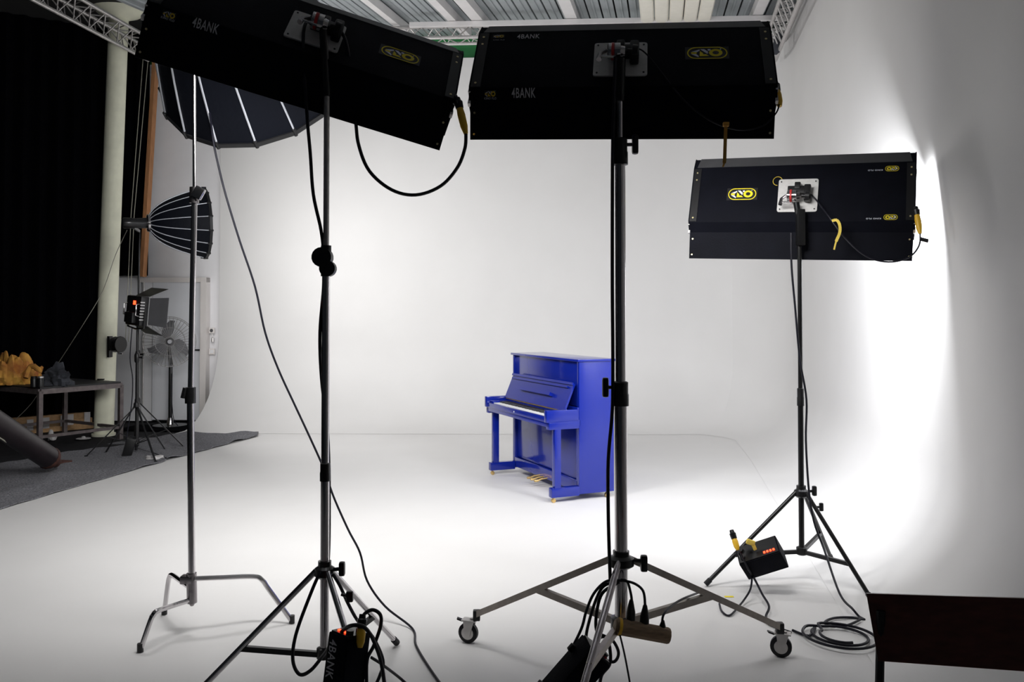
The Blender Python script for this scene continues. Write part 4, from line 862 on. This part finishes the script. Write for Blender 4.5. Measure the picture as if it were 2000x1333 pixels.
# ---------------------------------------------------------------- blue upright piano
PY = -1.16; PL = V((.009, 8.60, 0)); Rz = Matrix.Rotation(PY, 3, 'Z')
t = thing('upright_piano', 'glossy blue upright piano standing on the white floor', 'piano', PL, (0, 0, PY))
W_, H_, B_, K_, KZ, LG = 1.425, 1.214, .345, .30, .715, .235
def pp(name, mb, m='blue', par=None, label=None): return part(name, mb, M[m], par or t, world=False, label=label)
def bx(x0, x1, y0, y1, z0, z1, bev=.004): return MB().box(((x0 + x1) / 2, (y0 + y1) / 2, (z0 + z1) / 2), (x1 - x0, y1 - y0, z1 - z0), bev=bev)
pp('side_panel', bx(0, .035, 0, B_, .055, H_ - .02)); pp('side_panel', bx(W_ - .035, W_, 0, B_, .055, H_ - .02))
pp('back_panel', bx(.035, W_ - .035, B_ - .03, B_, .08, H_ - .02))
lid = pp('lid', bx(-.015, W_ + .015, -.02, B_ + .01, H_ - .022, H_, .006))
pp('upper_panel', bx(.035, W_ - .035, .02, .04, .80, H_ - .022))
pp('lower_panel', bx(.035, W_ - .035, .025, .045, .17, .64))
pp('bottom_board', bx(.035, W_ - .035, -.0, B_ - .03, .07, .165))
pp('key_bed', bx(.0, W_, -K_ + .01, .02, KZ - .075, KZ - .02))
pp('key_slip', bx(.03, W_ - .03, -K_, -K_ + .03, KZ - .035, KZ + .012))
for x in (0, W_ - .055):
    pp('key_arm', bx(x, x + .055, -K_ - .01, .0, KZ - .035, KZ + .07, .008))
    pp('arm_base', bx(x - .002, x + .06, -K_ + .01, .0, KZ - .095, KZ - .035, .006))
    pp('cheek_block', bx(x + (.055 if x == 0 else -.07), x + (.125 if x == 0 else 0), -K_ + .03, -.07, KZ - .01, KZ + .03))
    pp('front_leg', bx(x + .003, x + .058, -LG, -LG + .06, .12, KZ - .09))
    ft = pp('foot_beam', bx(x - .002, x + .062, -LG - .03, .0, .045, .125, .006))
    for y in (-LG, ) + (() if x == 0 else ()):
        cs = pp('castor', MB().lathe((x + .015, y, .018), (1, 0, 0), [(0, .010), (.003, .018), (.027, .018), (.03, .010)], 14).cyl((x + .03, y, .02), (x + .03, y, .05), .01, n=8), 'gold', label='brass castor')
for x in (.03, W_ - .05): pp('castor', MB().lathe((x, B_ - .05, .022), (1, 0, 0), [(0, .012), (.003, .022), (.027, .022), (.03, .012)], 14).cyl((x + .015, B_ - .05, .02), (x + .015, B_ - .05, .06), .012, n=8), 'gold', label='brass castor')
for x in (.035, W_ - .055): pp('rear_post', bx(x, x + .02, .0, .03, .12, .64))
x0, x1 = .125, W_ - .125; nW = 52; kw = (x1 - x0) / nW
mb = MB()
for i in range(nW): mb.box((x0 + kw * (i + .5), -.185, KZ + .005), (kw - .0012, .15, .018))
wk = pp('white_keys', mb, 'key'); wk['kind'] = 'stuff'
mb = MB()
for i in range(nW - 1):
    if (i + 5) % 7 in (0, 1, 3, 4, 5): mb.box((x0 + kw * (i + 1), -.155, KZ + .02), (kw * .55, .095, .014), bev=.002)
bk = pp('black_keys', mb, 'ebony'); bk['kind'] = 'stuff'
pp('felt_strip', bx(x0, x1, -.108, -.10, KZ, KZ + .017, 0), 'redfelt', label='thin red felt strip')
pp('nameboard', bx(.055, W_ - .055, -.10, .0, KZ + .0, KZ + .03))
pp('nameboard_top', bx(.055, W_ - .055, -.10, .02, KZ + .03, KZ + .045))
pp('hinge_strip', bx(.07, W_ - .07, -.108, -.10, KZ + .045, KZ + .055, 0), 'gold', label='brass hinge strip')
# leaning music desk
la, lb = V((0, -.112, KZ + .055)), V((0, -.015, KZ + .285)); ld = (lb - la); lnn = V((0, -ld.z, ld.y)).normalized()
def slab(x0, x1, u0, u1, o0, o1): 
    vs = [V((x, 0, 0)) + la + ld * u + lnn * o for o in (o0, o1) for x, u in ((x0, u0), (x1, u0), (x1, u1), (x0, u1))]
    return MB().add(vs, [(3, 2, 1, 0), (4, 5, 6, 7), (0, 1, 5, 4), (1, 2, 6, 5), (2, 3, 7, 6), (3, 0, 4, 7)])
pp('music_desk', slab(.06, W_ - .06, 0, 1, -.014, .004))
pp('desk_moulding', slab(.06, W_ - .06, .93, 1.02, .004, .018))
pp('desk_moulding', slab(.10, W_ - .12, .80, .86, .004, .024))
pp('music_ledge', slab(.40, W_ - .36, .40, .52, .004, .045))
pp('rail_cap', bx(.0, W_, -.02, .0, KZ + .05, KZ + .085))
for k in range(3):
    x = W_ / 2 - .08 + k * .08
    pd_ = pp('pedal', MB().tube([(x, .02, .085), (x, -.06, .08), (x, -.10, .066), (x, -.13, .066)], [.008, .009, .013, .010], 8), 'gold', label='brass pedal')
pp('lock_plate', MB().cyl((W_ / 2, -K_ - .001, KZ - .012), (W_ / 2, -K_ + .001, KZ - .012), .008, n=10), 'key')

# ---------------------------------------------------------------- folding chair at the lower right
ch0 = at(1692, 1160, 2.15); ch1 = at(1715, 1292, 2.12); cr0 = at(2090, 1172, 2.0); cr1 = at(2080, 1318, 1.98)
t = thing('folding_chair', 'dark brown wooden chair with black metal legs, seen from behind', 'chair', (ch0.x + .2, 2.0, 0))
bn = (cr0 - ch0).cross(ch1 - ch0).normalized() * .012
part('backrest', MB().add([p + o for o in (V((0, 0, 0)), bn if bn.y > 0 else -bn) for p in (ch1, cr1, cr0, ch0)], [(3, 2, 1, 0), (4, 5, 6, 7), (0, 1, 5, 4), (1, 2, 6, 5), (2, 3, 7, 6), (3, 0, 4, 7)]), M['darkwood'], t, label='dark brown plywood backrest')
dx = (cr1 - ch1)
for u in (.035, .965):
    a_ = ch1 + dx * u + V((0, .016, .12)); part('rear_frame', MB().tube([a_, a_ + V((0, .02, -.30)), V((a_.x, a_.y + .10, .50)), V((a_.x, a_.y + .42, .012))], .011, 10), M['blackm'], t)
    part('leg', MB().tube([V((a_.x + (.03 if u < .5 else -.03), a_.y + .40, .43)), V((a_.x + (.03 if u < .5 else -.03), a_.y - .03, .012))], .010, 10), M['blackm'], t)
a_ = ch1 + dx * .5
part('seat', MB().box((a_.x, a_.y + .23, .44), (.36, .37, .016), Matrix.Rotation(-.06, 3, 'X'), bev=.006), M['darkwood'], t)
part('cross_bar', MB().cyl((ch1.x + .05, a_.y + .30, .16), (cr1.x - .05, a_.y + .30, .16), .008, n=8), M['blackm'], t)
